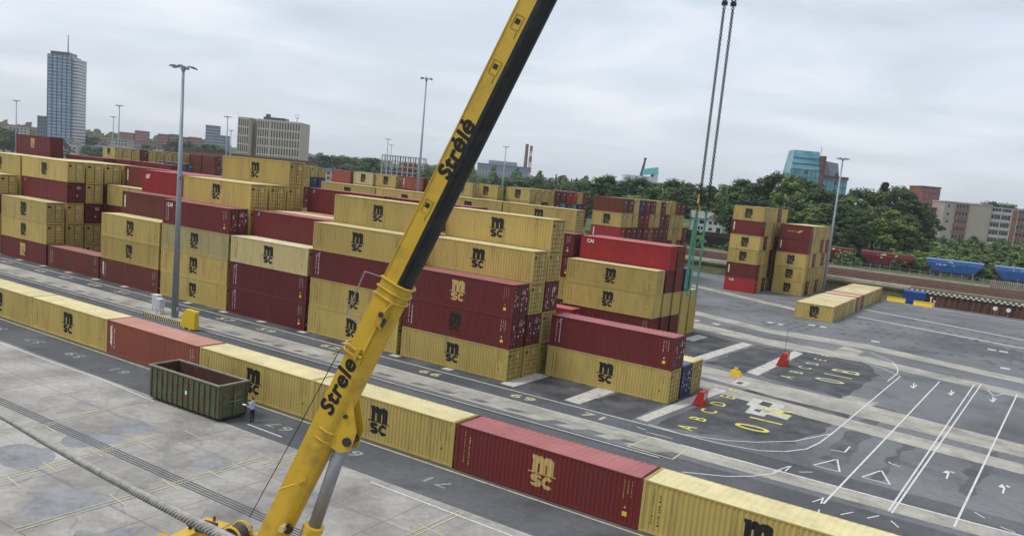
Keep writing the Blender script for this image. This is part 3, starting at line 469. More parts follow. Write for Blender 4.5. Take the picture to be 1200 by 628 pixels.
_stack(-139.1,42.4,L40,2.92,'YMYMMM','top',0,1,'-----g')
_stack(-126.3,45.1,L40,2.93,'YMYMM','topright',0,1)
hf=2.72
# far blocks of short containers
for r,cols in enumerate(['YYYYYY','YMYYYY','MMYMYY','YYYYMM','YMYYYY','MYYYYY','YYMYYY','YMYYYY','YYYMYY','MYYYYY']):
    _stack(-207.2,100+2.75*r,L20,hf,cols,'farleft',r,0,'-----m' if r==0 else None)
_stack(-187,105,L40,hf,'YMYMN','farblue',0,0,'----c')
_stack(-214,125,L20,hf,'YMYMMN','farblue',1,0,'-----c')
_stack(-201,125,L20,hf,'YMYMBB','farblue',2,0)
_stack(-194.5,125,L20,hf,'YMYMBB','farblue',3,0)
for r,cols in enumerate(['YMYMYM','MYMYMM','YYMMYY','YMYYNY','YMYMNY']):
    _stack(-139.4,105+2.75*r,L20,hf,cols,'farmid',r,0)
for i,(x,cols,mk) in enumerate([(-112.5,'YMYMOO','-----'),(-106.1,'YMYMYP','-----m'),(-99.7,'YMYMYY','-----m'),(-92.4,'YMYMMO','-----t'),(-86,'YMYMYM','-----c'),(-79.6,'YMYMYY','-----m')]):
    _stack(x,100+.6*i,L20,hf,cols,'farrow',i,0,mk)
_stack(-75.6,106.5,L20,hf,'YMYMYY','farfront',0,0,'-----m')
for r,cols in enumerate(['YMYMYY','MYMMYY','YMYMMY','MMYMYY','YMMMMM','MMMYTM','MYMMMR','YMMMTR','MMMMNY','YMYMMM']):
    _stack(-69.2,109.5+2.75*r,L20,hf,cols,'farright',r,0,'-----m' if r==0 else None)
for r,cols in enumerate(['YMMRYB','YMYMYM','MMYMYY','YMMMMN','MYMMMM','YMMOYM','YMMMYY','MYMMMM','YMMMMY','MMMYYY','YMYYYM','MMMYYM']):
    _stack(-43.0,100+2.75*r,L20,hf,cols,'wide',r,0,'---tm-' if r==0 else None)
_stack(-43.0,133.2,L20,hf,'YYMMM'[:4],'wide',12,0)
for r,cols in enumerate(['RMYYMY','YYYMYY','MYYYYY','YMMYYY','YYYMYM','MYYMYY','YMMYYY']):
    _stack(-22.6,121.5+2.75*r,L20,2.85,cols,'tall',r,0,'ctmmtm' if r==0 else None)
for r,cols in enumerate(['YYYMM','MYYYY','YYMYY','YYYYY','MYYMY','YYMYY','YYYMY']):
    _stack(-15.2,130.5+2.75*r-(0.5 if r==0 else 0),L20,2.85,cols,'tallright',r,0,'mmmtw' if r==0 else None)
for r,c in enumerate('YYYYPYPOYOPYPYYYYY'):
    _stack(-2.8,97.1+2.9*r,L20,2.6,c,'row',r,0,'m' if r==0 else None)
HIDDEN="100000000000111001111000000000000001100011110011001111000011101111011110111100000111001111011110000011001110111011110000011100111111111111000000000000000000000000000000000000001111011110111101110011110111101111001111011110011111011110011110011110011111011111011111011111011111111110111111111100111000111111111111110000111100111100111100111100111100111100111100111100111100111100111110111100111100111100111100111100111100111100111000111000111000111000111000111000111000111000111000111000111000111000110000110000000000000000000000000000000011111011111000000000000000000000000000000000000000000000000000000"
# ---------------------------------------------------------------- containers
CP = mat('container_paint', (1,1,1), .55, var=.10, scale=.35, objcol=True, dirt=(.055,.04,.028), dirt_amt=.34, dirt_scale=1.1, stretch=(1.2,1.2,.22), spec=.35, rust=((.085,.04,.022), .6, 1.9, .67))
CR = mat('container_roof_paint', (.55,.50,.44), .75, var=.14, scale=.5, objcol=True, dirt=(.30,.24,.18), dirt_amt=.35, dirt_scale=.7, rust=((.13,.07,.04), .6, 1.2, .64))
CD = mat('container_gasket_shade', (.018,.017,.016), .8)
CB = mat('container_bar', (1,1,1), .4, var=.1, objcol=True, fade=0, dirt=(.08,.07,.05), dirt_amt=.5, dirt_scale=3)
LBK = mat('lettering_black', (.018,.017,.016), .6); LW = mat('lettering_white', (.72,.70,.66), .6, var=.1, scale=3); LG = mat('lettering_gold', (.50,.35,.13), .6, var=.08, scale=3)
STK = mat('sticker_yellow', (.75,.50,.06), .6); LBL = mat('lettering_blue', (.30,.30,.62), .6)
COL = {'Y': (.450,.332,.100), 'P': (.50,.405,.19), 'D': (.33,.275,.12), 'M': (.130,.019,.018), 'B': (.135,.032,.020), 'O': (.27,.072,.042), 'R': (.30,.022,.024), 'N': (.022,.032,.095), 'T': (.05,.27,.27)}
CNAME = {'Y': 'mustard yellow', 'P': 'pale cream-yellow', 'D': 'dirty mustard yellow', 'M': 'dark maroon', 'B': 'rusty brown', 'O': 'terracotta', 'R': 'bright red', 'N': 'navy blue', 'T': 'teal'}
W = 2.438
def corr(L, pitch=.278):
    """corrugated side profile: list of (x, depth) between the posts"""
    n = int((L-.36)/pitch); p = (L-.36)/n; out = []
    for i in range(n):
        x = .18+i*p
        out += [(x, 0), (x+p*.13, 0), (x+p*.37, .046), (x+p*.63, .046), (x+p*.87, 0)]
    out.append((L-.18, 0)); return out
def depth_at(prof, x):
    for (x0, d0), (x1, d1) in zip(prof, prof[1:]):
        if x0 <= x <= x1: return d0+(d1-d0)*(x-x0)/max(1e-6, x1-x0)
    return 0
_cache = {}
def body_mesh(L, H, lod):
    k = ('b', L, H, lod)
    if k in _cache: return _cache[k]
    b = MB(); e = .006
    # corner posts, rails
    for x in (0, L-.16):
        for y in (0, W-.16): b.box(x, y, .118, x+.16, y+.16, H-.118)
    for y in (0, W-.06):
        b.box(.16, y, 0.02, L-.16, y+.06, .15); b.box(.16, y, H-.1, L-.16, y+.06, H-.02)
    b.box(0.0, .16, 0.02, .12, W-.16, .16); b.box(0.0, .16, H-.14, .10, W-.16, H-.01)
    b.box(L-.12, .16, 0.02, L, W-.16, .17); b.box(L-.12, .16, H-.16, L, W-.16, H-.01)
    for x in (-e, L-.178+e):
        for y in (-e, W-.162+e):
            for z in (0, H-.118):
                b.box(x, y, z, x+.178, y+.162, z+.118)
                if lod == 0:
                    xf = x+.178+.002 if x > 1 else x-.002
                    b.quad(*[(xf, y+.05, z+.03),(xf, y+.11, z+.03),(xf, y+.11, z+.09),(xf, y+.05, z+.09)], mi=1)
                    if y < 1: b.quad((x+.05,y-.002,z+.03),(x+.13,y-.002,z+.03),(x+.13,y-.002,z+.09),(x+.05,y-.002,z+.09), mi=1)
    pr = corr(L) if lod < 2 else corr(L, .55)
    for side in (0, 1):
        for (x0, d0), (x1, d1) in zip(pr, pr[1:]):
            if side == 0: b.quad((x0,.018+d0,.15),(x1,.018+d1,.15),(x1,.018+d1,H-.1),(x0,.018+d0,H-.1))
            else: b.quad((x1,W-.018-d1,.15),(x0,W-.018-d0,.15),(x0,W-.018-d0,H-.1),(x1,W-.018-d1,H-.1))
    # blank front end at x = 0, corrugated
    n = 9; p = (W-.32)/n
    prof = []
    for i in range(n):
        y = .16+i*p; prof += [(y, 0), (y+p*.3, 0), (y+p*.5, .045), (y+p*.8, .045)]
    prof.append((W-.16, 0))
    for (y0, d0), (y1, d1) in zip(prof, prof[1:]): b.quad((.02+d0,y1,.16),(.02+d0,y0,.16) if False else (.02+d1,y1,.16),(.02+d0,y0,.16),(.02+d0,y0,H-.14))if False else b.quad((.02+d1,y1,.16),(.02+d0,y0,.16),(.02+d0,y0,H-.14),(.02+d1,y1,H-.14))
    b.quad((.1,.06,.03),(L-.1,.06,.03),(L-.1,W-.06,.03),(.1,W-.06,.03), mi=1)
    me = b.mesh('container_body', [CP, CD]); _cache[k] = me; return me
def roof_mesh(L, H, lod):
    k = ('r', L, H, lod)
    if k in _cache: return _cache[k]
    b = MB(); n = int((L-.4)/(.42)); p = (L-.4)/n
    z = H-.030
    b.box(0.17,.05,H-.02,.36,W-.05,H-.008); b.box(L-.36,.05,H-.02,L-.17,W-.05,H-.008)
    b.box(.36,.0,H-.02,L-.36,.06,H-.010); b.box(.36,W-.06,H-.02,L-.36,W,H-.010)
    for i in range(n):
        x = .2+i*p; pts = [(x,0),(x+p*.35,0),(x+p*.5,.022),(x+p*.85,.022),(x+p,0)]
        for (x0, d0), (x1, d1) in zip(pts, pts[1:]):
            b.quad((x0,.06,z+d0-.004),(x1,.06,z+d1-.004),(x1,W-.06,z+d1-.004),(x0,W-.06,z+d0-.004))
    me = b.mesh('container_roof', CR); _cache[k] = me; return me
def door_mesh(L, H, side, lod):
    k = ('d', L, H, side, lod)
    if k in _cache: return _cache[k]
    b = MB(); y0 = .17 if side == 0 else W/2+.008; y1 = W/2-.008 if side == 0 else W-.17
    z0, z1 = .18, H-.17; x = L-.075
    b.box(x, y0, z0, x+.03, y1, z1, 1)                       # dark gasket frame
    # panel with horizontal ribs; dark strips between them stand in for rib shadow
    a0, a1 = y0+.035, y1-.035; n = 6; hh = (z1-z0-.08)/n
    for i in range(n):
        b.box(x+.012, a0, z0+.04+i*hh+.035, x+.048, a1, z0+.04+(i+1)*hh-.035)
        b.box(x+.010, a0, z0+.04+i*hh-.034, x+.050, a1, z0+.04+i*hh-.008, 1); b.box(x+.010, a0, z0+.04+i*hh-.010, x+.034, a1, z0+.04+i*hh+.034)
    # small plates and stickers
    if side == 0: b.box(x+.048, a0+.06, z1-.62, x+.052, a0+.40, z1-.30, 1)
    else:
        b.box(x+.048, a0+.12, z1-.52, x+.052, a1-.35, z1-.42, 2); b.box(x+.048, a0+.12, z1-.72, x+.052, a1-.25, z1-.60, 2)
        b.box(x+.048, a0+.1, z0+.75, x+.052, a0+.28, z0+.98, 2)
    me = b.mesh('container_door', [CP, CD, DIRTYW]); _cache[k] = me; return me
def bar_mesh(L, H, y):
    k = ('k', L, H, y)
    if k in _cache: return _cache[k]
    b = MB(); x = L-.012
    b.tube([(x,y,.10),(x,y,H-.08)], .026, 6)
    for z in (.13, .75, 1.45, H-.75, H-.13): b.box(x-.03,y-.06,z-.05,x+.02,y+.06,z+.05)
    b.box(x+.005,y-.01,1.05,x+.03,y+.34,1.10)
    me = b.mesh('locking_bar', CB); _cache[k] = me; return me
# the line emblem: a heavy m above a thin rule, sc below, cut to follow the corrugation
def in_logo(x, z):
    # x 0..1.42, z 0 (bottom of sc) .. 1.92
    if abs(z-.845) < .034 and -.2 < x < 1.62: return True
    if z > .82:
        zz = z-.82; top = 1.02
        if not (0 <= x <= 1.42) or zz > top: return False
        if x < .07 and zz < top-.22: return False              # serif of the first stem
        for (xa, xb) in ((.41,.53),(.90,1.02)):                # short narrow counters, rounded above
            if xa < x < xb:
                r = (xb-xa)/2; cz = .54
                if zz < cz or (x-(xa+xb)/2)**2+(zz-cz)**2 < r*r: return False
        if x > 1.14 and zz > top-.28 and ((x-1.14)/.28)**2+((zz-(top-.28))/.28)**2 > 1: return False
        if .36 < x < .44 and zz > top-.10 and (x-.36) < .08 and zz > top-(.10-(x-.36)): return False
        if .66 < x < .86 and zz > top-.11 and zz > top-.11+abs(x-.78)*.9: return False
        return True
    t = .108
    def arc(cx, cz, R, a0, a1, sx=1.0):
        dx, dz = (x-cx)/sx, z-cz; d = math.hypot(dx, dz); a = math.degrees(math.atan2(dz, dx)) % 360
        ok = a0 <= a <= a1 if a0 <= a1 else (a >= a0 or a <= a1)
        return ok and abs(d-R) < t
    if arc(.37,.545,.115,15,272,1.7) or arc(.37,.275,.13,195,92,1.6): return True
    if .24 < x < .50 and abs(z-.405) < t*.85: return True
    return arc(1.12,.405,.255,40,320,1.0)
def logo_mesh(L, H, matl, scale=1.0, cell=.022, flat=False):
    k = ('l', L, H, matl.name, scale, cell, flat)
    if k in _cache: return _cache[k]
    pr = corr(L); b = MB(); wd = 1.42*scale; xo = L/2-wd/2; zo = (H-1.86*scale)/2+.02
    x = -.24
    while x < 1.6:
        z = -.05; run = None
        while z < 2.05:
            i = in_logo(x+cell/2, z)
            if i and run is None: run = z
            if flat: pr = [(0, -.03), (L, -.03)]
            if not i and run is not None:
                xa, xb = xo+x*scale, xo+(x+cell)*scale
                ya, yb = .018+depth_at(pr, xa)-.012, .018+depth_at(pr, xb)-.012
                b.quad((xa,ya,zo+run*scale),(xb,yb,zo+run*scale),(xb,yb,zo+z*scale),(xa,ya,zo+z*scale)); run = None
            z += .012
        x += cell
    me = b.mesh('emblem', matl); _cache[k] = me; return me
def marks_mesh(L, H, kind, matl, seed):
    """columns of small characters near the ends of the side"""
    k = ('m', L, H, kind, matl.name, seed % 3)
    if k in _cache: return _cache[k]
    b = MB(); r = random.Random(seed % 3+7); y = .012
    def col(x, z0, z1, s):
        z = z1
        while z > z0:
            hgt = r.choice((s*.6, s*.9, s)); wd = s*r.uniform(.6, 1.0)
            b.quad((x,y,z-hgt),(x+wd,y,z-hgt),(x+wd,y,z),(x,y,z))
            z -= s*1.55 if r.random() < .8 else s*2.6
    col(.62, .55, H-.35, .07); col(.98, .55, H-.62, .10)
    for i in range(3):
        x = L-1.05+i*.22; col(x, H-1.35+(.3*i % .5), H-.35, .05)
    b.quad((L-.95,y,.95),(L-.80,y,.95),(L-.875,y,1.12))
    if kind == 's': b.quad((L-1.0,y,.52),(L-.72,y,.52),(L-.72,y,.78),(L-1.0,y,.78), mi=1)
    me = b.mesh('code_marks', [matl, STK]); _cache[k] = me; return me
RX = Matrix.Rotation(math.pi/2, 4, 'X')
def side_text(L, H, s, size, x, z, matl, rot=0, bold=.02, shear=0, name='lettering'):
    k = ('t', s, size, L, H, matl.name, rot)
    if k in _cache: return _cache[k]
    me = text_mesh(s, size, bold, 0, shear, 1.0, matl, name)
    me.transform(Matrix.Translation((x, .008, z)) @ RX @ Matrix.Rotation(rot, 4, 'Z')); _cache[k] = me; return me
def _unused(): pass
def emblem_extra(mark, L, H):
    if mark == 't': return side_text(L, H, 'textainer', .44, .62, H/2+.15, LW, -math.pi/2)
    if mark == 'c': return side_text(L, H, 'CAI', .62, 1.35, H-.6, LW)
    if mark == 'f': return side_text(L, H, 'GF', .72, 1.2, H-.85, LW, 0, .03, .15)
    if mark == 'z': return side_text(L, H, 'Z', .42, .95, H-.42, LBL, 0, .03, .3)
    if mark == 'w':
        k = ('w', L, H)
        if k not in _cache:
            b = MB(); y = .008; z = H/2
            b.quad((3.6,y,z-.3),(4.0,y,z-.15),(4.7,y,z+.35),(3.9,y,z+.4)); b.quad((3.1,y,z-.02),(3.9,y,z-.02),(3.9,y,z+.12),(3.1,y,z+.12))
            for i in range(5): b.quad((1.6+i*.28,y,z),(1.78+i*.28,y,z),(1.78+i*.28,y,z+.18),(1.6+i*.28,y,z+.18))
            _cache[k] = b.mesh('emblem', LG)
        return _cache[k]
ORD = ['front', 'second', 'third', 'fourth', 'fifth', 'sixth', 'seventh', 'eighth', 'ninth', 'tenth', 'eleventh', 'twelfth', 'thirteenth', 'fourteenth', 'fifteenth', 'sixteenth', 'seventeenth']
TIER = ['', 'bottom', 'second', 'third', 'fourth', 'fifth', 'sixth']
PHR = {'main-6': 'stacks cut by the left frame edge', 'main-5': 'leftmost whole stack', 'main-4': 'stacks behind the single brown one', 'main-3': 'stacks left of the nearest lamp mast', 'main-2': 'stacks behind the nearest lamp mast', 'main-1': 'stacks right of the nearest lamp mast', 'main0': 'stacks left of the crane boom', 'main1': 'stacks right of the crane boom',
 'low': 'low stacks beside the 01A barrier', 'mid': 'stacks under the green slings', 'midleft': 'stack left of the CAI red container', 'small': 'x',
 'second0': 'back line, leftmost', 'second1': 'back line left of boom', 'second2': 'back line behind the boom', 'second3': 'back line right of boom',
 'back0': 'far left back line, first', 'back1': 'far left back line, second', 'back2': 'far left back line, third', 'back3': 'far left back line, fourth',
 'top': 'highest stack at far left', 'topright': 'strip right of the highest left stack', 'farleft': 'small far block below the brick flats', 'farblue': 'far block with blue ones', 'farmid': 'far block behind the tallest yellow stack', 'farrow': 'far line left of the boom', 'farfront': 'far line right of the boom', 'farright': 'far block right of the boom', 'wide': 'wide block left of the white house', 'tall': 'six-high tower by the trees', 'tallright': 'five-high tower by the trees', 'row': 'x'}
FRONT = ['yellow container at the left frame edge of the single quay row', 'yellow container second from the left in the single quay row', 'yellow container left of the terracotta one in the quay row', 'terracotta container with white vertical lettering in the single quay row', 'yellow container behind the green skip and the person', 'yellow container partly behind the crane boom in the quay row', 'maroon container with big gold emblem in the single quay row', 'yellow container at the bottom right, after the maroon one in the quay row']
MK = {'m': 'with black emblem', 'g': 'with gold emblem', 't': 'with vertical white lettering', 'c': 'with white letters', 'z': 'with a small tilted mark', 'f': 'with two white letters', 'w': 'with cream emblem', '-': ''}
crnd = random.Random(21)
stuff = MB(); smats = [mat('far_paint_'+CNAME[c].replace(' ', '_').replace('-', '_'), COL[c], .6, var=.15, scale=.2) for c in COL]; smi = {c: i for i, c in enumerate(COL)}
protos = {}
def ordn(n): return ORD[n] if n < len(ORD) else 'last'
seen = {}
for idx, (x, y, z, L, H, c, mk, flip, blk, row, tier, nt_) in enumerate(CONT):
    v = crnd.uniform(.86, 1.12); hue = crnd.uniform(-.02, .02); jx = crnd.uniform(-.05, .05)
    if HIDDEN[idx] == '1':
        b = stuff; pr = corr(L, 1.1); mi = smi[c]
        b.box(x, y+.03, z, x+L, y+W-.03, z+H, mi)
        for q in (x, x+L-.16): b.box(q-.004, y, z, q+.164, y+.16, z+H+.002, mi)
        for q in range(1, 5): b.box(x+L, y+W*q/5-.02, z+.15, x+L+.03, y+W*q/5+.02, z+H-.15, mi)
        continue
    dist = math.hypot(x+L/2-CAM.x, y-CAM.y)
    lod = 0 if dist < 75 else 1 if dist < 125 else 2
    key = (L, H, lod)
    root = empty('shipping_container', (x+jx, y, z), 0)
    if flip:
        root.location = (x+jx+L, y+W, z); root.rotation_euler[2] = math.pi
    col = tuple(min(1, a*v*(1+hue*(1 if i == 0 else -1))) for i, a in enumerate(COL[c]))+(1,)
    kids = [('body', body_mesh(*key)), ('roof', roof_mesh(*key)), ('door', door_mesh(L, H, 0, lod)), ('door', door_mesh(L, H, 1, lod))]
    rcol = tuple(min(.8, a**.52) for a in col[:3])+(1,)          # faded roof paint, lifted further for the skylight on top
    for i, (n_, me) in enumerate(kids):
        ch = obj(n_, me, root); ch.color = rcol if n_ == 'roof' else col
        if n_ == 'door' and lod < 2 and not flip:
            for yy in ((.42, .92) if i == 2 else (W-.92, W-.42)):
                lb_ = obj('locking_bar', bar_mesh(L, H, yy), ch)
                g = .55 if c in 'MBRN' else .55
                lb_.color = tuple(min(1, a*g+(.06 if c in 'MBRN' else 0)) for a in col[:3])+(1,)
    def side(me, nm):
        ch = obj(nm, me, root)
        if flip: ch.location = (L, W, 0); ch.rotation_euler[2] = math.pi       # always on the side facing the quay
    if mk in 'mg':
        lm = (LG if (mk == 'g' or False) else LBK)
        side(logo_mesh(L, H, lm, (1.04, 1.0, .93)[idx % 3] if L > 8 and blk != 'front' else 1.02, .022, lod == 2), 'emblem')
    elif mk != '-': side(emblem_extra(mk, L, H), 'lettering')
    if lod < 2 and row == 0 or blk == 'front':
        side(marks_mesh(L, H, 's' if c in 'MR' else 'a', LW if c in 'MRNBO' and not mk == 'g' else (LG if mk == 'g' else LBK), idx), 'code_marks')
    if lod < 2 and c in 'MBRN' and not flip:
        k = ('dl', L, H, idx % 3)
        if k not in _cache:
            b = MB(); r = random.Random(idx % 3)
            for yb in (.25, .5, .75, W/2+.15, W/2+.45, W/2+.75, W/2+.95):
                for q in range(r.randint(1, 4)):
                    zz = r.uniform(.3, H-.5); s1, s2 = r.uniform(.04, .12), r.uniform(.05, .28); b.quad((L+.004-.02,yb,zz),(L-.016,yb+s1,zz),(L-.016,yb+s1,zz+s2),(L-.016,yb,zz+s2))
            _cache[k] = b.mesh('door_marks', LW)
        obj('door_marks', _cache[k], root)
    # description
    ln = 'container' if L > 8 else 'short container'
    if blk == 'front': lab = FRONT[row if False else int(round(x/12.27))+6]
    elif blk == 'row': lab = '%s short container, %s in the single-height row by the railway' % (CNAME[c], ordn(row))
    elif blk == 'small': lab = 'bright red short container standing low between the yellow stacks'
    else:
        rw = '%s row' % ordn(row) if blk not in ('farrow',) else '%s from the left' % ORD[row].replace('front', 'first')
        mt = MK[mk]
        base = '%s %s, %s tier, %s, %s' % (CNAME[c], ln, 'top' if tier == nt_ and nt_ > 1 else TIER[tier], rw, PHR[blk])
        lab = base
    seen[lab] = seen.get(lab, 0)+1
    tag(root, lab, 'container', 'single row of containers on the quay' if blk == 'front' else 'stacked shipping containers')
if [k for k, n_ in seen.items() if n_ > 1]: print('DUPLICATE LABELS', [k for k, n_ in seen.items() if n_ > 1][:5])
tag(stuff.build('container_stacks', smats), 'container stacks far back, in rows behind the nearer stacks, nearly hidden', 'containers', kind='stuff')
# ---------------------------------------------------------------- mobile crane
CY = mat('crane_yellow', (.60,.38,.03), .38, var=.06, scale=1.2, dirt=(.22,.13,.04), dirt_amt=.5, dirt_scale=1.1, spec=.5)
CYD = mat('crane_yellow_worn', (.50,.31,.035), .5, var=.15, scale=2, dirt=(.06,.05,.03), dirt_amt=.6, dirt_scale=2)
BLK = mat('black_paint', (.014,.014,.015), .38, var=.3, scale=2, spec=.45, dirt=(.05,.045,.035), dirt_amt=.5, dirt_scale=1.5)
DST = mat('dark_steel', (.06,.06,.062), .45, metal=.5)
STEEL = mat('grey_steel', (.27,.28,.30), .45, metal=.35, var=.12, scale=2)
RUB = mat('rubber', (.02,.02,.02), .85)
A = Vector(BOOM[0]); B = Vector(BOOM[1]); U = (B-A).normalized(); BL = (B-A).length
head = Vector((U.x, U.y, 0)).normalized(); side_n = Vector((head.y, -head.x, 0))        # side facing the camera
down = U.cross(side_n); down = -down if down.z > 0 else down
foot = A-U*2.6
crane = empty('mobile_crane', (foot.x, foot.y, 0))
tag(crane, 'yellow telescopic mobile crane with its long boom raised over the container yard', 'crane')
CI = Matrix.Translation((-foot.x, -foot.y, 0))
# local frame of the boom: X = along boom, Y = out of the lettered side, Z = up of the boom (away from the underside)
up_ = -down
BM = CI @ Matrix(((U.x, side_n.x, up_.x, A.x), (U.y, side_n.y, up_.y, A.y), (U.z, side_n.z, up_.z, A.z), (0,0,0,1)))
def section(x0, x1, w, h, r, name, mats, under_dark):
    # flat sides and top, a deep rounded underside
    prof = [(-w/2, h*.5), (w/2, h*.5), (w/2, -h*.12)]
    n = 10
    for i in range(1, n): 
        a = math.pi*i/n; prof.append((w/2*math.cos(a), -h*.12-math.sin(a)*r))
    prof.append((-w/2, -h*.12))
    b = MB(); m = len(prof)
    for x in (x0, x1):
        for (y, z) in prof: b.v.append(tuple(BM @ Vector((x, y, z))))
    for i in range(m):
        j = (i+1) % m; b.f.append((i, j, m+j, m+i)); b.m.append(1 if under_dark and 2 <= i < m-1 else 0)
    b.f.append(tuple(range(m))); b.m.append(0); b.f.append(tuple(range(2*m-1, m-1, -1))); b.m.append(0)
    return b.build(name, mats, crane)
XC = BL*.525                                        # where the second section leaves the first
base_sec = section(-2.6, XC, .88, .90, .44, 'boom_base', [CY, CY], False)
sec2 = section(XC-.6, BL*1.62, .76, .84, .41, 'boom_section', [CY, BLK], True)  # black underside: grease and the shadow there put into one colour
def bt(b): return b
def boomobj(b, name, mats, parent=None): 
    b.v = [tuple(BM @ Vector(q)) for q in b.v]; return b.build(name, mats, parent or crane)
# collars at the mouth of the base section
b = MB()
for dx in (-.02, -.34, -.62):
    prof = [(-.60,.60),(.60,.60),(.60,-.13)]+[(.60*math.cos(math.pi*i/10), -.13-math.sin(math.pi*i/10)*.60) for i in range(1,10)]+[(-.60,-.13),(-.60,.60)]
    b.tube([(XC+dx, y*.80, z*.80) for y, z in prof], .04, 6)
boomobj(b, 'collar', CY)
b = MB(); b.tube([(XC-.2,.0,.62),(XC-.25,.35,1.15),(XC-1.9,.35,1.1),(XC-2.0,.3,.6)], .03, 6); boomobj(b, 'guard_rail', STEEL)
b = MB(); b.box(XC-1.6,.445,-.36,XC-.9,.55,-.04); b.tube([(XC-1.1,.48,-.2),(XC-1.1,.68,-.2)], .14, 10); b.tube([(XC-1.1,.53,-.2),(XC-.6,.58,-.34)], .05, 6); boomobj(b, 'latch', [CYD])
b = MB(); b.tube([(XC-1.1,.68,-.2),(XC-1.1,.70,-.2)], .10, 10); b.box(XC-1.5,.55,-.42,XC-1.2,.59,-.3); boomobj(b, 'latch_pin', DST)
# pipe and clamps along the base
b = MB(); b.tube([(XC-1.3,.46,-.16),(XC-3.0,.46,-.16)], .035, 6); b.box(XC-3.2,.44,-.22,XC-2.9,.50,-.08); boomobj(b, 'side_pipe', CY)
XK = BL*.385
b = MB()
for dx in (0, .22):
    b.tube([(XK+dx,.43,-.10),(XK+dx,.50,.05),(XK+dx,.50,.50),(XK+dx,.38,.62),(XK+dx,-.4,.62)], .05, 6)
b.box(XK-.08,.45,-.05,XK+.34,.58,.08); b.tube([(XK+.1,.52,-.2),(XK+.1,.52,.1)], .06, 8); b.tube([(XK+.05,.52,.6),(XK-.4,.52,.8)], .03, 5); boomobj(b, 'clamp', CYD)
# cylinder bracket
XB = BL*.245
b = MB()
for s in (-.30, .22):
    b.prism([(XB-.55,-.35),(XB+1.7,-.25),(XB+.5,-1.15),(XB-.25,-1.25),(XB-.55,-.9)], s, s+.07, T=Matrix(((1,0,0,0),(0,0,1,0),(0,1,0,0),(0,0,0,1))))
for dx in (-.45, -.05):
    pr_ = [(.46,.1),(.47,-.12)]+[(.475*math.cos(math.pi*i/10), -.12-math.sin(math.pi*i/10)*.475) for i in range(1,6)]
    b.tube([(XB+dx, y, z) for y, z in pr_], .045, 6)
boomobj(b, 'cylinder_bracket', CY)
b = MB(); b.tube([(XB+.02,-.42,-1.02),(XB+.02,.40,-1.02)], .16, 12); b.tube([(XB+.8,.29,-.55),(XB+.8,.40,-.55)], .07, 8); boomobj(b, 'bracket_pin', DST)
b = MB(); XH = BL*.13
b.prism([(XH,-.15),(XH+.5,.0),(XH+.35,-.35)], .43, .66, T=Matrix(((1,0,0,0),(0,0,1,0),(0,1,0,0),(0,0,0,1)))); b.tube([(XH+.1,.62,-.15),(XH-.5,.64,.35)], .045, 6); boomobj(b, 'side_bracket', CY)
b = MB(); XP = BL*.045; b.tube([(XP,.38,-.4),(XP,.68,-.4)], .12, 12); boomobj(b, 'pivot_stub', mat('pale_brass', (.55,.45,.25), .4)); b = MB(); b.tube([(XP+.02,.36,-.55),(XP+.02,.5,-.55)], .18, 10); boomobj(b, 'pivot_seal', BLK)
# lock openings of the second section
b = MB(); c_ = MB()
for f in (.655, .885, .955):
    x = BL*f; b.tube([(x-.16,.385,.02),(x+.28,.385,.02),(x+.28,.385,.30),(x-.16,.385,.30),(x-.16,.385,.02)], .018, 5); c_.box(x,.36,.08,x+.16,.386,.24); c_.box(x-.42,.36,.02,x-.22,.386,.04)
boomobj(b, 'lock_rim', CYD); boomobj(c_, 'lock_hole', BLK)
b = MB(); rnd = random.Random(2)
for k in range(34):
    x = XC+.3+k*.42; b.box(x,.38,.345,x+rnd.uniform(.05,.3),.383,.36)
boomobj(b, 'scratch_marks', CYD)
b = MB(); b.box(XC,.27,.42,BL*1.6,.40,.455); boomobj(b, 'top_flange', CY)
# lettering along the side
def boom_text(s, size, x, z, y, nm='lettering'):
    me = text_mesh(s, size, 0, 0, .15, 1.06, LBK, nm, 1.05, .95, thick=.034)
    T = BM @ Matrix.Translation((x, y, z)) @ Matrix(((-1,0,0,0),(0,0,-1,0),(0,1,0,0),(0,0,0,1)))
    # letters read upwards along the boom, seen from the quay side
    T = BM @ Matrix(((1,0,0,x),(0,0,1,y),(0,1,0,z),(0,0,0,1)))
    me.transform(T); return obj(nm, me, crane)
boom_text('Strele', .84, BL*.322, .14, .445); boom_text('Strėlė', .70, BL*.755, .10, .384)
# luffing cylinder
ct = Vector(CYLT); cb = Vector(CYLB); dcy = (cb-ct).normalized(); cend = ct+dcy*8.2
b = MB(); b.tube([ct+U*0+(-dcy)*.2, ct+dcy*3.6], .235, 16, T=CI); b.build('piston_rod', STEEL, crane, True)
b = MB(); b.tube([ct+dcy*3.5, ct+dcy*3.5+dcy*.02, ct+dcy*3.75, ct+dcy*3.76, cend], [.25,.36,.36,.31,.31], 16, T=CI); b.build('cylinder', CY, crane)
b = MB(); b.tube([ct+dcy*3.6-side_n*0+Vector((-.42,-.1,0)), cend+Vector((-.42,-.1,0))], .03, 6, T=CI); b.build('hydraulic_pipe', CYD, crane)
# head sheaves above the chains
tip = A+U*BL*1.60
hx = Vector(CHAIN)
b = MB(); b.prism([(BL*1.56,-.6),(BL*1.62,.5),(BL*1.62+1.0,.25),(BL*1.62+.9,-.9)], -.35, .35, T=BM @ Matrix(((1,0,0,0),(0,0,1,0),(0,1,0,0),(0,0,0,1)))); b.build('boom_head', CY, crane)
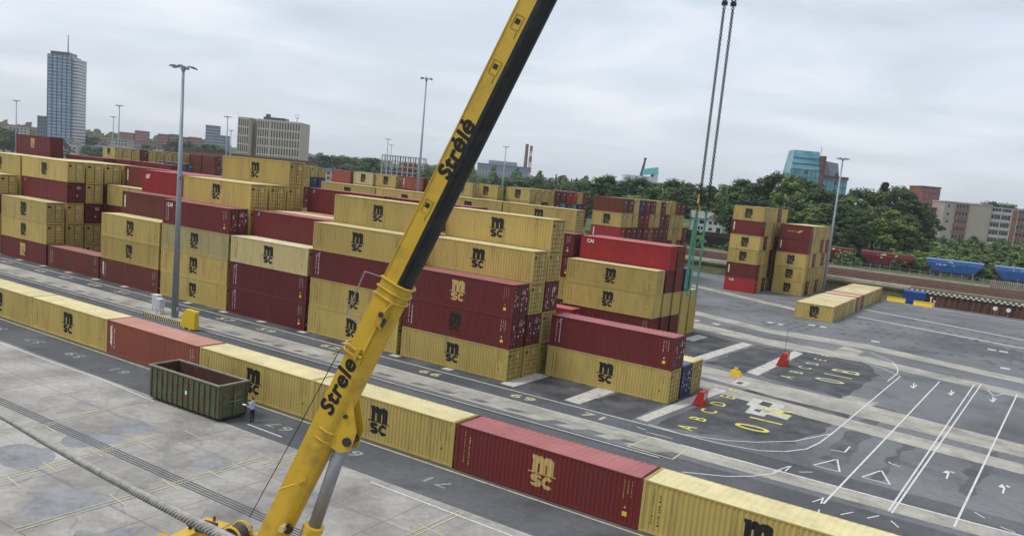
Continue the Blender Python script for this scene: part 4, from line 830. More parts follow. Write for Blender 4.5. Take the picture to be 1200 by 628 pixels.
# superstructure (mostly below the frame)
hd, sn = head, Vector((-head.y, head.x, 0))
SM = CI @ Matrix(((hd.x, sn.x, 0, foot.x), (hd.y, sn.y, 0, foot.y), (0,0,1,0), (0,0,0,1)))
def S_(b, name, mats, sm=False): b.v = [tuple(SM @ Vector(q)) for q in b.v]; return b.build(name, mats, crane, sm)
b = MB(); b.box(-3.5,-1.5,1.75,1.2,1.72,2.2); b.box(-3.5,.5,2.2,-2.3,1.72,2.75); b.box(-2.3,1.4,2.2,.6,1.72,2.7); b.box(-3.5,-1.5,2.2,-2.9,.5,2.75); S_(b, 'deck', CY)
for q in (-.62, .5):
    b = MB(); b.prism([(-2.2,2.2),(1.0,2.2),(.9,3.1),(.2,3.35),(-.9,2.65),(-2.2,2.4)], q, q+.1, T=Matrix(((1,0,0,0),(0,0,1,0),(0,1,0,0),(0,0,0,1)))); S_(b, 'side_plate', CY)
b = MB(); b.box(-3.9,-1.6,.9,-2.9,1.6,1.7); S_(b, 'counterweight', CYD)
b = MB(); b.tube([(-1.4,.72,2.75),(-1.4,1.3,2.75)], .38, 18); S_(b, 'winch_drum', DST)
b = MB()
for k in range(9): b.tube([(-1.4+.40*math.cos(t*math.pi/8),.76+k*.06,2.75+.40*math.sin(t*math.pi/8)) for t in range(17)], .025, 5, cap=False)
S_(b, 'winch_rope', mat('rope_steel', (.09,.085,.08), .5, metal=.5))
for q in (.66, 1.34):
    b = MB(); b.tube([(-1.4+.46*math.cos(t*math.pi/10),q,2.75+.46*math.sin(t*math.pi/10)) for t in range(21)], .05, 6, cap=False); S_(b, 'winch_flange', CY)
b = MB(); b.box(-3.0,.45,2.76,-2.35,1.1,2.8)
for k in range(6): b.box(-3.0+k*.11,.45,2.8,-2.95+k*.11,1.1,3.0)
S_(b, 'cooler_grille', BLK)
for (x, y) in ((-3.0,1.6),(-1.2,1.62)):
    b = MB(); b.tube([(x,y,2.7),(x,y,2.95)], .06, 10); S_(b, 'beacon', mat('beacon_red', (.35,.03,.02), .3)) if x < -1 else S_(b, 'beacon', bpy.data.materials['beacon_red'])
b = MB(); b.tube([(-3.3,.55,2.7),(-3.3,.55,2.95),(-3.2,.55,3.05)], .07, 8); b.tube([(-3.3,.7,2.95),(-3.3,.4,2.95)], .04, 6); S_(b, 'exhaust_pipe', BLK)
b = MB(); b.box(1.3,-2.35,1.3,3.6,-1.3,3.0); S_(b, 'cab', CY)
b = MB(); b.box(1.9,-2.38,2.1,3.4,-2.36,2.85); b.box(3.61,-2.25,2.0,3.63,-1.4,2.9); S_(b, 'cab_window', mat('cab_glass', (.02,.03,.035), .08, spec=.8))
b = MB(); b.box(-5.5,-1.4,.95,8.5,1.4,1.7); S_(b, 'chassis', CYD)
for i, x in enumerate((-4.4,-2.7,1.2,2.9,5.2,6.9)):
    for s in (-1, 1):
        b = MB(); b.tube([(x, s*1.42, .72), (x, s*1.02, .72)], .72, 22); wh = S_(b, 'wheel', RUB)
        b = MB(); b.tube([(x, s*1.44, .72), (x, s*1.425, .72)], .40, 16); rm = S_(b, 'rim', STEEL); rm.parent = wh
for x in (-5, 7.8):
    for s in (-1, 1):
        b = MB(); b.box(x-.2, min(0,s*3.4), .9, x+.2, max(0,s*3.4), 1.2); b.tube([(x,s*3.3,.1),(x,s*3.3,1.0)], .12, 8); b.tube([(x,s*3.3,0),(x,s*3.3,.1)], .4, 12); S_(b, 'outrigger', CYD)
# thin cable beside the boom
b = MB(); b.tube([Vector(q) for q in CABLE], .018, 5, T=CI); b.build('hoist_cable', BLK, crane)
# ---------------------------------------------------------------- chain sling with round slings
CH = mat('chain_steel', (.035,.035,.042), .4, metal=.5); GR = mat('green_webbing', (.085,.24,.17), .85, var=.15, scale=6)
hx = Vector(CHAIN)
sl = empty('chain_sling', (hx.x, hx.y, 0)); tag(sl, 'two dark lifting chains hanging from the boom with green webbing slings below', 'lifting sling')
top = tip.z-.3
def chain_mesh(n, link=.088, r=.016, wd=.036):
    b = MB()
    for i in range(n):
        z = -i*link*.74; ang = (i % 2)*math.pi/2; pts = []
        for t in range(11):
            a = 2*math.pi*t/10; xx = wd*math.cos(a); zz = link/2*math.sin(a)
            pts.append((xx*math.cos(ang), xx*math.sin(ang), z+zz))
        b.tube(pts, r, 4, cap=False)
    return b
right = Vector((rr.x, rr.y, 0)).normalized()
ztop = hx.z
for i, dx in enumerate((-.13, .13)):
    off = right*dx
    b = chain_mesh(89); me = b.mesh('chain', CH); o = obj('chain', me, sl, (off.x, off.y, ztop-.25))
    b = MB(); b.tube([(0,0,.05),(0,0,-.05)], .09, 10); b.tube([(.07*math.cos(t*.63),0,.18+.12*math.sin(t*.63)) for t in range(11)], .025, 5, cap=False); obj('shackle', b.mesh('shackle', CH), sl, (off.x, off.y, ztop-.12))
b = MB(); b.tube([(0,0,ztop+.15),(0,0,ztop+.5)], .06, 8); b.prism([(-.3,-.12),(.3,-.12),(.3,.12),(-.3,.12)], ztop+.45, ztop+1.2); b.tube([(0,0,ztop+1.2),(0,0,top-.4)], .04, 6); b.build('hook_block', DST, sl)
for i, dx in enumerate((-.16, .12)):
    off = right*dx; zb = ztop-6.0
    b = MB(); b.tube([(off.x,off.y,zb+.32),(off.x,off.y,zb+.05)], [.02,.045], 8); b.tube([(off.x,off.y,zb+.05),(off.x+right.x*.08,off.y+right.y*.08,zb-.12),(off.x,off.y,zb-.26),(off.x-right.x*.07,off.y-right.y*.07,zb-.14)], .022, 6)
    b.build('hook', mat('hook_yellow', (.55,.38,.05), .5) if i == 0 else DST, sl)
def ribbon(pts, wd, b, th=.02):
    for (p, q) in zip(pts, pts[1:]):
        p = Vector(p); q = Vector(q); n = right*wd/2; t = Vector((right.y, -right.x, 0))*th
        b.hexa([p-n-t, p+n-t, p+n+t, p-n+t, q-n-t, q+n-t, q+n+t, q-n+t])
for i, (o1, o2, zb, ln) in enumerate(((-.20,-.06,ztop-6.15,2.35),(-.22,.16,ztop-6.15,2.4))):
    b = MB(); pts = []
    for t in range(15):
        s = t/14
        if i == 0: pts = None; break
        a = math.pi*s
    if i == 0:
        for dx0, dx1 in ((-.16,-.24),(-.16,-.08)):
            ribbon([tuple(Vector((0,0,zb+.0))+right*dx0), tuple(Vector((0,0,zb-.35))+right*((dx0+dx1)/2-.01)), tuple(Vector((0,0,zb-ln))+right*dx1)], .05, b)
        ribbon([tuple(Vector((0,0,zb-ln-.15*math.sin(math.pi*t/6)))+right*(-.16-.08*math.cos(math.pi*t/6))) for t in range(7)], .06, b)
    else:
        ribbon([tuple(Vector((0,0,zb))+right*.12), tuple(Vector((0,0,zb-ln))+right*.12)], .058, b)
        ribbon([tuple(Vector((0,0,zb-ln-.28*math.sin(math.pi*t/10)))+right*(-.04+.16*math.cos(math.pi*t/10))) for t in range(11)], .05, b)
        ribbon([tuple(Vector((0,0,zb-ln))+right*-.20), tuple(Vector((0,0,zb-.4))+right*-.17)], .05, b)
    b.build('round_sling', GR, sl)
# ---------------------------------------------------------------- wire rope in the foreground
RP = mat('wire_rope_steel', (.38,.36,.32), .5, metal=.35, var=.25, scale=30, dirt=(.05,.045,.04), dirt_amt=.6, dirt_scale=25)
rp = [Vector(q) for q in ROPE]
def cr(P, t):
    n = len(P)-3; f = t*n; i = min(int(f), n-1); u = f-i; p0, p1, p2, p3 = P[i:i+4]
    return .5*((2*p1)+(p2-p0)*u+(2*p0-5*p1+4*p2-p3)*u*u+(3*p1-p0-3*p2+p3)*u**3)
P_ = [rp[0]+(rp[0]-rp[1])]+rp+[rp[-1]+(rp[-1]-rp[-2])]
cen = [cr(P_, i/260) for i in range(261)]
b = MB(); total = [0]
for i in range(1, 261): total.append(total[-1]+(cen[i]-cen[i-1]).length)
# resample by length
def at_len(s):
    for i in range(1, len(total)):
        if total[i] >= s: u = (s-total[i-1])/max(1e-6, total[i]-total[i-1]); return cen[i-1].lerp(cen[i], u)
    return cen[-1]
ns = 520
line = [at_len(total[-1]*i/ns) for i in range(ns+1)]
rad = .0140
for k in range(6):
    pts = []
    for i, q in enumerate(line):
        d = (line[min(i+1, ns)]-line[max(i-1, 0)]).normalized(); a = d.cross(Vector((0,0,1))).normalized(); c2 = a.cross(d)
        ang = 2*math.pi*(k/6+total[-1]*i/ns/.17)
        pts.append(q+(a*math.cos(ang)+c2*math.sin(ang))*rad*.66)
    b.tube(pts, rad*.38, 6, cap=False)
b.tube(line, rad*.62, 6, mi=1)  # dark core puts the shade of the strand grooves into the colour
wr = b.build('wire_rope', [RP, DST], None, True); tag(wr, 'thick twisted steel wire rope crossing the lower left foreground', 'wire rope')
# ---------------------------------------------------------------- green skip
SKG = mat('skip_green', (.085,.105,.055), .85, var=.3, scale=1.4, dirt=(.13,.075,.045), dirt_amt=1.0, dirt_scale=1.5, rust=((.12,.06,.035), .8, 1.6, .535), stretch=(1,1,.45)); SKI = mat('skip_rust_inside', (.075,.032,.022), .9, var=.3, scale=1.2)
sk = empty('roll_off_skip', (-23.2,-5.0,0), .02); tag(sk, 'open dark green rusty waste skip with vertical ribs standing on the apron edge', 'skip')
SL, SW_, SH = 7.35, 2.35, 2.45
b = MB(); t = .06
b.box(0,0,.28,SL,t,SH); b.box(0,SW_-t,.28,SL,SW_,SH); b.box(0,t,.28,t,SW_-t,SH); b.box(SL-t,t,.28,SL,SW_-t,SH)
for k in range(13):
    x = .25+k*(SL-.6)/12; b.box(x-.05,-.09,.28,x+.05,-.002,SH-.12); b.box(x-.05,SW_+.002,.28,x+.05,SW_+.09,SH-.12)
for k in range(3): b.box(-.08,.3+k*.8,.3,-.002,.4+k*.8,SH-.12); 
for z in (.35, .95, 1.55, 2.1): b.box(SL+.002,.1,z,SL+.07,SW_-.1,z+.08)
for y in (.05, SW_/2-.05, SW_-.15): b.box(SL+.07,y,.3,SL+.13,y+.1,SH-.1)
b.build('wall', SKG, sk)
b = MB(); b.box(t+.002,t+.002,.3,SL-t-.002,t+.012,SH-.15); b.box(t,SW_-t-.012,.3,SL-t,SW_-t-.002,SH-.02); b.box(t+.002,t+.012,.3,t+.012,SW_-t-.012,SH-.02); b.box(SL-t-.012,t,.3,SL-t-.002,SW_-t,SH-.02); b.box(t,t,.28,SL-t,SW_-t,.34); b.build('inner_lining', SKI, sk)
RIM = mat('skip_rim', (.24,.22,.17), .8, var=.25, scale=2, dirt=(.1,.05,.03), dirt_amt=.6, dirt_scale=3)
b = MB(); b.box(-.06,-.08,SH,SL+.06,.09,SH+.09); b.box(-.06,SW_-.09,SH,SL+.06,SW_+.08,SH+.09); b.box(-.06,.09,SH,.1,SW_-.09,SH+.09); b.box(SL-.1,.09,SH,SL+.06,SW_-.09,SH+.09); b.build('rim', RIM, sk)
b = MB(); b.box(.3,.5,.06,SL-.3,.68,.28); b.box(.3,SW_-.68,.06,SL-.3,SW_-.5,.28)
b.box(0,.1,.14,SL,SW_-.1,.28); b.build('skid_rail', mat('skip_base', (.03,.025,.02), .9), sk)
for x in (.5, SL-.5):
    for y in (.35, SW_-.35):
        b = MB(); b.tube([(x,y-.09,.11),(x,y+.09,.11)], .11, 12); b.build('roller', DST, sk)
b = MB(); b.box(4.0,-.097,1.25,4.2,-.092,1.5); b.build('paper_label', LW, sk)
b = MB(); b.tube([(SL+.13,SW_/2,1.0),(SL+.22,SW_/2,1.0),(SL+.22,SW_/2,1.7),(SL+.13,SW_/2,1.7)], .03, 6); b.box(SL+.13,SW_/2-.4,1.3,SL+.17,SW_/2+.5,1.36); b.build('door_latch', RIM, sk)
# ---------------------------------------------------------------- person beside the skip
SKIN = mat('skin', (.48,.28,.19), .6); SHIRT = mat('pale_blue_shirt', (.36,.46,.68), .85, var=.08, scale=8); NAVY = mat('navy_trousers', (.012,.015,.045), .85); SHOE = mat('black_shoe', (.01,.01,.01), .5); HAIR = mat('brown_hair', (.06,.035,.02), .8)
def skin_body(name, verts, edges, radii, m, parent, sub=2, root=0):
    me = bpy.data.meshes.new(name); me.from_pydata(verts, edges, []); o = bpy.data.objects.new(name, me); C.objects.link(o)
    mod = o.modifiers.new('skin', 'SKIN'); mod.use_smooth_shade = True
    for i, r in enumerate(radii):
        sv = me.skin_vertices[0].data[i]; sv.radius = r if isinstance(r, tuple) else (r, r); sv.use_root = (i == root)
    s_ = o.modifiers.new('sub', 'SUBSURF'); s_.levels = sub; s_.render_levels = sub
    bpy.context.view_layer.update()
    m2 = bpy.data.meshes.new_from_object(o.evaluated_get(bpy.context.evaluated_depsgraph_get())); bpy.data.objects.remove(o)
    m2.name = name; m2.materials.clear()
    for q in (m if isinstance(m, list) else [m]): m2.materials.append(q)
    for p in m2.polygons: p.use_smooth = True
    return obj(name, m2, parent)
pe = empty('person', (-14.55,-3.15,0), math.radians(196)); tag(pe, 'person in a pale blue shirt and navy trousers holding a white paper beside the skip', 'person')
# local +x = facing direction; 1.75 m tall
V = [(0,0,.95),(0,0,1.12),(.0,0,1.32),(.0,0,1.44),(.01,0,1.52),(.02,0,1.60),(.03,0,1.69),
     (0,.10,.90),(.02,.11,.50),(-.01,.12,.09),(.16,.13,.04),(0,-.10,.90),(-.02,-.11,.50),(-.05,-.12,.09),(.12,-.13,.04),
     (0,.19,1.41),(.03,.25,1.15),(.25,.22,1.12),(.34,.19,1.14),(0,-.19,1.41),(.04,-.25,1.14),(.24,-.20,1.24),(.32,-.16,1.30)]
Eg = [(0,1),(1,2),(2,3),(3,4),(4,5),(5,6),(0,7),(7,8),(8,9),(9,10),(0,11),(11,12),(12,13),(13,14),(3,15),(15,16),(16,17),(17,18),(3,19),(19,20),(20,21),(21,22)]
Rr = [(.10,.15),(.10,.14),(.12,.17),(.09,.13),.055,(.085,.075),(.075,.065),.095,.062,.045,.035,.095,.062,.045,.035,.06,.045,.036,.028,.06,.045,.036,.028]
body = skin_body('body', V, Eg, Rr, [SKIN, SHIRT, NAVY, SHOE], pe)
for p in body.data.polygons:
    c = p.center; arm = abs(c.y) > .17 and c.z > .95
    if c.z < .10: p.material_index = 3
    elif c.z < .96 and not arm: p.material_index = 2
    elif c.z < 1.47 and not (arm and c.x > .12): p.material_index = 1
# head with face, hair
def ball(b, c, r, nu=12, nv=9, mi=0):
    base = len(b.v)
    for j in range(nv+1):
        th = math.pi*j/nv
        for i in range(nu):
            ph = 2*math.pi*i/nu; b.v.append((c[0]+r[0]*math.sin(th)*math.cos(ph), c[1]+r[1]*math.sin(th)*math.sin(ph), c[2]+r[2]*math.cos(th)))
    for j in range(nv):
        for i in range(nu): b.f.append((base+j*nu+i, base+(j+1)*nu+i, base+(j+1)*nu+(i+1)%nu, base+j*nu+(i+1)%nu)); b.m.append(mi)
b = MB(); ball(b, (.005,0,1.675), (.108,.088,.10)); b.v = [(min(x, .055+.2*(z-1.66)) if z < 1.72 else x, y, z) for x, y, z in b.v]; b.build('hair', HAIR, pe, True)
b = MB(); ball(b, (.118,0,1.63), (.02,.012,.018), 8, 6); b.build('nose', SKIN, pe, True)
for s in (-1, 1):
    b = MB(); ball(b, (.104,s*.032,1.65), (.010,.012,.008), 8, 6); b.build('eye', SHOE, pe)
    b = MB(); ball(b, (.02,s*.088,1.63), (.022,.012,.032), 8, 6); b.build('ear', SKIN, pe, True)
b = MB(); ball(b, (.108,0,1.59), (.008,.026,.006), 8, 6); b.build('mouth', mat('lips', (.3,.1,.08), .6), pe)
for (hx_, hy, hz_, sg) in ((.34,.19,1.14,1), (.32,-.16,1.30,-1)):
    b = MB(); ball(b, (hx_+.035,hy,hz_), (.045,.035,.02), 10, 8)
    for k in range(4):
        y = hy-.027+k*.018; l = (.055,.068,.064,.05)[k]
        b.tube([(hx_+.06,y,hz_),(hx_+.06+l*.6,y,hz_+.005),(hx_+.06+l,y,hz_-.015)], .008, 6)
    b.tube([(hx_+.02,hy-sg*.03,hz_+.01),(hx_+.05,hy-sg*.05,hz_+.02),(hx_+.085,hy-sg*.045,hz_+.02)], .009, 6)
    b.build('hand', SKIN, pe, True)
pp = MB(); pp.box(0,0,0,.22,.30,.006); o = pp.build('paper_sheet', mat('white_paper', (.8,.8,.78), .8)); o.location = pe.matrix_basis @ Vector((.40,.06,1.17)); o.rotation_euler = (.15,-.2,math.radians(196)); tag(o, 'white sheet of paper held out by the person beside the skip', 'paper')
# ---------------------------------------------------------------- lamp masts
MG = mat('mast_galvanised', (.27,.31,.35), .55, metal=.25, var=.12, scale=.5)
FL = mat('floodlight_housing', (.13,.14,.155), .5, metal=.3)
def mast(H, detail):
    r = empty('lamp_mast')
    n = 12 if detail else 8
    b = MB(); b.tube([(0,0,.35),(0,0,H-.3)], [.34,.13], n); b.box(-.55,-.55,.30,.55,.55,.36)
    if detail:
        for a in range(8): b.tube([(.48*math.cos(a*.785),.48*math.sin(a*.785),.36),(.48*math.cos(a*.785),.48*math.sin(a*.785),.48)], .03, 5)
        b.box(.42,-.12,1.0,.52,.12,1.8); b.box(.25,-.3,H*.58,.7,-.1,H*.58+.08); b.tube([(.2,0,H*.57),(.75,-.15,H*.60),(.8,-.15,H*.57)], .04, 5)
    b.build('pole', MG, r, True)
    b = MB()
    for a in range(3):
        an = a*math.pi*2/3+.4; b.tube([(0,0,H-.35),(.6*math.cos(an),.6*math.sin(an),H-.05),(1.0*math.cos(an),1.0*math.sin(an),H-.1)], .05, 6)
    b.tube([(0,0,H-.5),(0,0,H+.05)], .22, 8)
    b.build('bracket', MG, r)
    fb = MB(); fb.hexa([(-.32,-.24,-.05),(.32,-.24,-.05),(.32,.24,-.05),(-.32,.24,-.05),(-.22,-.16,.13),(.22,-.16,.13),(.22,.16,.13),(-.22,.16,.13)]); fm = fb.mesh('floodlight', FL)
    for a in range(6):
        an = a*math.pi/3+.15; o = obj('floodlight', fm, r, (1.02*math.cos(an), 1.02*math.sin(an), H-.08)); o.rotation_euler = (.12*math.sin(an), .2, an)
    return r
mlab = ['tall grey lamp mast nearest the camera, on the striped base', 'leaning-looking lamp mast in front of the trees at right', 'thin lamp mast left of the crane boom, tallest in the middle', 'lamp mast at the far left beside the maroon container', 'lamp mast right of the glass tower, nearer one', 'small lamp mast just left of another, right of the tower', 'lamp mast with wide head left of the cream office block', 'thin lamp mast tucked behind the one by the cream block', 'lamp mast by the concrete frame building', 'small lamp mast beside the concrete frame building', 'lamp mast in front of the grey industrial hall']
protoN = mast(30.0, True); protoF = mast(30.0, False)
for i, (x, y, H) in enumerate(MASTS):
    if i == 0: o = protoN
    elif i == 1: o = protoF
    else: o = copy_tree(protoF)
    o.location = (x, y, 0); o.scale = (1, 1, H/30.0); tag(o, mlab[i], 'lamp mast', 'lamp masts of the terminal')
# striped plinth, white cabinets, yellow block
pl = empty('lamp_plinth', (-49.6,11.55,0)); tag(pl, 'low concrete plinth with black and yellow hazard stripes under the nearest mast', 'plinth')
b = MB(); b.box(0,0,0,6.7,1.75,.42); b.build('plinth', STRIP, pl)
CYW = mat('hazard_yellow', (.70,.60,.25), .7)
b = MB()
for k in range(22):
    x = .02+k*.303; b.hexa([(x,-.012,.0),(x+.15,-.012,.0),(x+.15,-.002,.0),(x,-.002,.0),(x+.12,-.012,.42),(x+.27,-.012,.42),(x+.27,-.002,.42),(x+.12,-.002,.42)], 0); 
b.build('hazard_stripe', BLK, pl)
b = MB(); b.box(0,-.0025,0,6.7,-.0005,.42); b.build('stripe_ground', CYW, pl)
CAB = mat('cabinet_white', (.62,.63,.64), .5, var=.06)
for i, (x, y, s) in enumerate(((-49.0,12.75,1.0),(-47.7,12.2,.9))):
    t = empty('electrical_cabinet', (x,y,.42)); tag(t, ['taller white electrical cabinet on legs, left one on the striped plinth', 'white electrical cabinet on legs closest to the mast foot'][i], 'cabinet', 'cabinets on the plinth')
    b = MB(); b.box(-.45*s,-.3,.6,.45*s,.3,1.75*s); b.box(-.48*s,-.33,1.75*s,.48*s,.33,1.8*s); b.build('housing', CAB, t)
    b = MB(); b.box(-.4*s,-.31,.68,-.02,-.302,1.68*s); b.box(.02,-.31,.68,.4*s,-.302,1.68*s); b.build('door', mat('cabinet_door', (.5,.51,.53), .5) if i == 0 else bpy.data.materials['cabinet_door'], t)
    for sx in (-1, 1):
        b = MB(); b.box(sx*.4*s-.05,-.25,0,sx*.4*s+.05,-.15,.6); b.box(sx*.4*s-.05,.15,0,sx*.4*s+.05,.25,.6); b.build('leg', CAB, t)
YB = mat('block_yellow', (.68,.47,.03), .55, var=.07, scale=1.5, dirt=(.3,.2,.05), dirt_amt=.4)
b = MB()
T = Matrix(((1,0,0,0),(0,0,1,0),(0,1,0,0),(0,0,0,1)))
b.prism([(0,.18),(.35,.18),(.4,0),(.55,0),(.6,.18),(1.25,.18),(1.3,0),(1.5,0),(1.6,.18),(2.15,.15),(2.15,1.85),(2.0,2.0),(.75,2.0),(.1,1.35)], 0, .5, T=T)
o = b.build('concrete_block', YB); o.location = (-42.4,11.0,0); tag(o, 'yellow painted concrete guard block with cut corner at the foot of the mast', 'guard block')
# red lane barriers with their codes
RB = mat('barrier_red', (.42,.03,.025), .5, var=.1, scale=2, dirt=(.1,.03,.03), dirt_amt=.4)
for i, (x, y, s, rot) in enumerate(((5.2,27.6,'01A',0.05),(5.9,52.6,'01B',0.05))):
    t = empty('lane_barrier', (x, y, 0), rot); tag(t, 'red concrete lane barrier marked %s in white letters' % s, 'barrier', 'red lane barriers')
    k_ = .86 if i == 0 else 1.0
    b = MB(); pr_ = [(-.10,0),(.35,0),(.42,.12),(.62,.12),(.7,0),(1.05,0),(1.05,1.5),(.50,1.5),(.34,1.2),(.02,.25)]
    b.prism([(q[0]*k_, q[1]*k_) for q in pr_], 0, 1.5*k_, T=Matrix(((1,0,0,0),(0,0,1,0),(0,1,0,0),(0,0,0,1)))); b.build('block', RB, t)
    me = text_mesh(s, .78, .03, 0, 0, .9, LW, 'lettering'); me.transform(Matrix.Translation((1.056*k_, .75*k_, 1.02*k_)) @ Matrix.Rotation(R90, 4, 'Z') @ RX); obj('lettering', me, t)
    if i == 1:
        b = MB(); b.tube([(.6,.7,1.6),(.6,.7,4.2)], .02, 5); b.build('antenna', BLK, t)
b = MB(); b.hexa([(0,0,0),(1.3,0,0),(1.3,.8,0),(0,.8,0),(.2,.1,.55),(1.0,.1,.55),(1.0,.7,.55),(.2,.7,.55)]); b.box(.45,.25,.55,.8,.55,.85)
o = b.build('wheel_chock', YB); o.location = (3.6,42.6,0); tag(o, 'small yellow lump-shaped chock lying between two concrete strips', 'chock')
# yellow barriers and blue container by the wall
for i, (x, y) in enumerate(((4.5,148.2),(9.7,147.4))):
    t = empty('road_barrier', (x, y, 0)); tag(t, ['yellow road barrier left of the blue container by the wall', 'yellow road barrier in front of the blue container by the wall'][i], 'barrier', 'yellow barriers by the wall')
    b = MB(); b.prism([(-.35,0),(.35,0),(.3,.3),(.12,.5),(.1,1.0),(-.1,1.0),(-.12,.5),(-.3,.3)], 0, 3.6, T=Matrix(((0,0,1,0),(1,0,0,0),(0,1,0,0),(0,0,0,1)))); b.build('block', YB, t)
b = MB(); b.box(0,0,.1,4.2,2.4,2.6)
for k in range(14): b.box(.1+k*.3,-.04,.2,.22+k*.3,0,2.5)
t = empty('blue_box', (7.4,148.2,0), 0); tag(t, 'small blue steel box container against the rusty retaining wall', 'container')
b.build('body', mat('box_blue', (.015,.055,.24), .5, var=.1), t); b = MB(); b.box(-.02,-.02,2.6,4.22,2.42,2.68); b.build('roof', mat('box_blue_top', (.04,.09,.3), .6), t)
for i, x in enumerate((24.3, 26.6)):
    t = empty('round_sign', (x, 149.4, 0)); tag(t, ['left round pale sign on a post before the wall', 'right round pale sign on a post before the wall'][i], 'sign', 'round signs before the wall')
    b = MB(); b.tube([(0,0,0),(0,0,1.6)], .04, 6); b.build('post', MG, t); b = MB(); b.tube([(0,-.05,1.5),(0,-.09,1.5)], .42, 16); b.build('disc', LW, t)
for i, (x, h) in enumerate(((12.7,1.8),(13.4,1.2))):
    t = empty('marker_post', (x, 148.9, 0)); tag(t, ['taller white marker post beside the yellow barrier', 'short white marker post beside the yellow barrier'][i], 'post', 'white marker posts')
    b = MB(); b.tube([(0,0,0),(0,0,h)], .12, 8); b.build('post', LW, t); b = MB(); ball(b, (0,0,h), (.22,.22,.2), 8, 6); b.build('cap', LW, t)
# ---------------------------------------------------------------- hopper wagons
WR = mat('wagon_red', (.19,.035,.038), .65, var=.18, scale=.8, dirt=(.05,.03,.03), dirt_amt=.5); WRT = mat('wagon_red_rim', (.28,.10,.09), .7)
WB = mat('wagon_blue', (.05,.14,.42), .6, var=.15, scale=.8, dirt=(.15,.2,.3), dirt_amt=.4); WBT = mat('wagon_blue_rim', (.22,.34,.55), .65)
UND = mat('underframe', (.03,.026,.024), .8, var=.3, scale=1)
def wagon(c, rim, x, y, lab, L=13.8):
    t = empty('hopper_wagon', (x, y, 3.05)); tag(t, lab, 'hopper wagon', 'hopper wagons in the train')
    b = MB(); w2 = 1.5; H0, H1, H2 = 1.25, 3.0, 4.35
    # upper box then inward slopes to the discharge
    xs = [(-L/2+2.0, .8, H0), (-L/2+.1, w2, H1+.3), (-L/2, w2, H2)]
    rings = []
    for (xx, ww, z) in xs: rings.append([(xx,-ww,z),(-xx,-ww,z),(-xx,ww,z),(xx,ww,z)])
    for a, q in zip(rings, rings[1:]):
        for k in range(4): b.quad(a[k], a[(k+1)%4], q[(k+1)%4], q[k])
    b.quad(*reversed(rings[0])); b.quad(*rings[-1])
    for k in range(9):
        xx = -L/2+.6+k*(L-1.2)/8; b.box(xx-.05,-w2-.06,H1+.35,xx+.05,-w2,H2-.1)
    b.build('hopper', c, t)
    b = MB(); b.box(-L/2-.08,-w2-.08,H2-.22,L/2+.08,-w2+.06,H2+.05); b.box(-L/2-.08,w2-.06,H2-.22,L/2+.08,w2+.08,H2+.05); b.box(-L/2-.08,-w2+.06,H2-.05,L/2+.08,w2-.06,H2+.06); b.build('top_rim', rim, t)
    b = MB(); b.box(-L/2-.2,-1.2,.95,L/2+.2,1.2,1.22)
    for s in (-1, 1):
        for yy in (-1.25, 1.2): b.tube([(s*(L/2-.1),yy,1.2),(s*(L/2-.1),yy,H1+.6)], .06, 5); b.tube([(s*(L/2-.3),yy,1.2),(s*(L/2-1.3),yy,2.5)], .05, 5)
        b.tube([(s*(L/2+.2),0,1.05),(s*(L/2+.75),0,1.05)], .12, 6)
    b.build('underframe', UND, t)
    b = MB()
    for k in range(3):
        q = (k-1)*2.3; b.hexa([(q-.35,-.6,.35),(q+.35,-.6,.35),(q+.35,.6,.35),(q-.35,.6,.35),(q-.9,-1.1,1.0),(q+.9,-1.1,1.0),(q+.9,1.1,1.0),(q-.9,1.1,1.0)])
    b.build('chute', mat('chute_pale', (.22,.19,.15), .8) if 'chute_pale' not in bpy.data.materials else bpy.data.materials['chute_pale'], t)
    for s in (-1, 1):
        b = MB(); b.box(s*(L/2-1.9)-1.3,-1.05,.45,s*(L/2-1.9)+1.3,-.9,.85); b.box(s*(L/2-1.9)-1.3,.9,.45,s*(L/2-1.9)+1.3,1.05,.85); b.box(s*(L/2-1.9)-.3,-1,.5,s*(L/2-1.9)+.3,1,.9); bo = b.build('bogie', UND, t)
        for q in (-.92, .92):
            b = MB(); b.tube([(s*(L/2-1.9)+q,-.82,.48),(s*(L/2-1.9)+q,-.68,.48)], .48, 14); b.tube([(s*(L/2-1.9)+q,.68,.48),(s*(L/2-1.9)+q,.82,.48)], .48, 14); b.tube([(s*(L/2-1.9)+q,-.68,.48),(s*(L/2-1.9)+q,.68,.48)], .08, 6); wn = b.build('wheel', DST, bo)
    b = MB(); r = random.Random(int(x))
    for k in range(8 if c is not UND else 0):
        q = r.uniform(-4.5, 4); z = r.choice((3.6, 3.8, 2.9)); yy = -w2-.07 if z > 3.3 else -w2*.93-.05; b.box(q,yy-.02,z,q+r.uniform(.2,.9),yy,z+.18)
    if b.v: b.build('stencil_marks', LW, t)
    t.scale = (.98, 1.0, 1.06)
    return t
tb = empty('railway_track', (0, 208.5, 3.0)); tag(tb, 'railway track under the train of hopper wagons', 'railway track', 'parallel railway tracks')
b = MB()
for s in (-.76, .76): b.box(-400, s-.07, .0, 300, s+.07, .14)
b.build('rail', RUST, tb)
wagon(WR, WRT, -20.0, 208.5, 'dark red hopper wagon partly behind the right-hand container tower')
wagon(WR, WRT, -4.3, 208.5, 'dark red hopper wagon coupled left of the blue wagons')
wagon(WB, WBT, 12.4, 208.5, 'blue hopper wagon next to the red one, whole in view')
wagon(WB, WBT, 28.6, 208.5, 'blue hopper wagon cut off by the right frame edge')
wagon(UND, UND, -66, 206, 'black wagon below the white house, left of the container towers'); wagon(UND, UND, -50.5, 206, 'black wagon below the white house, nearer the container towers')
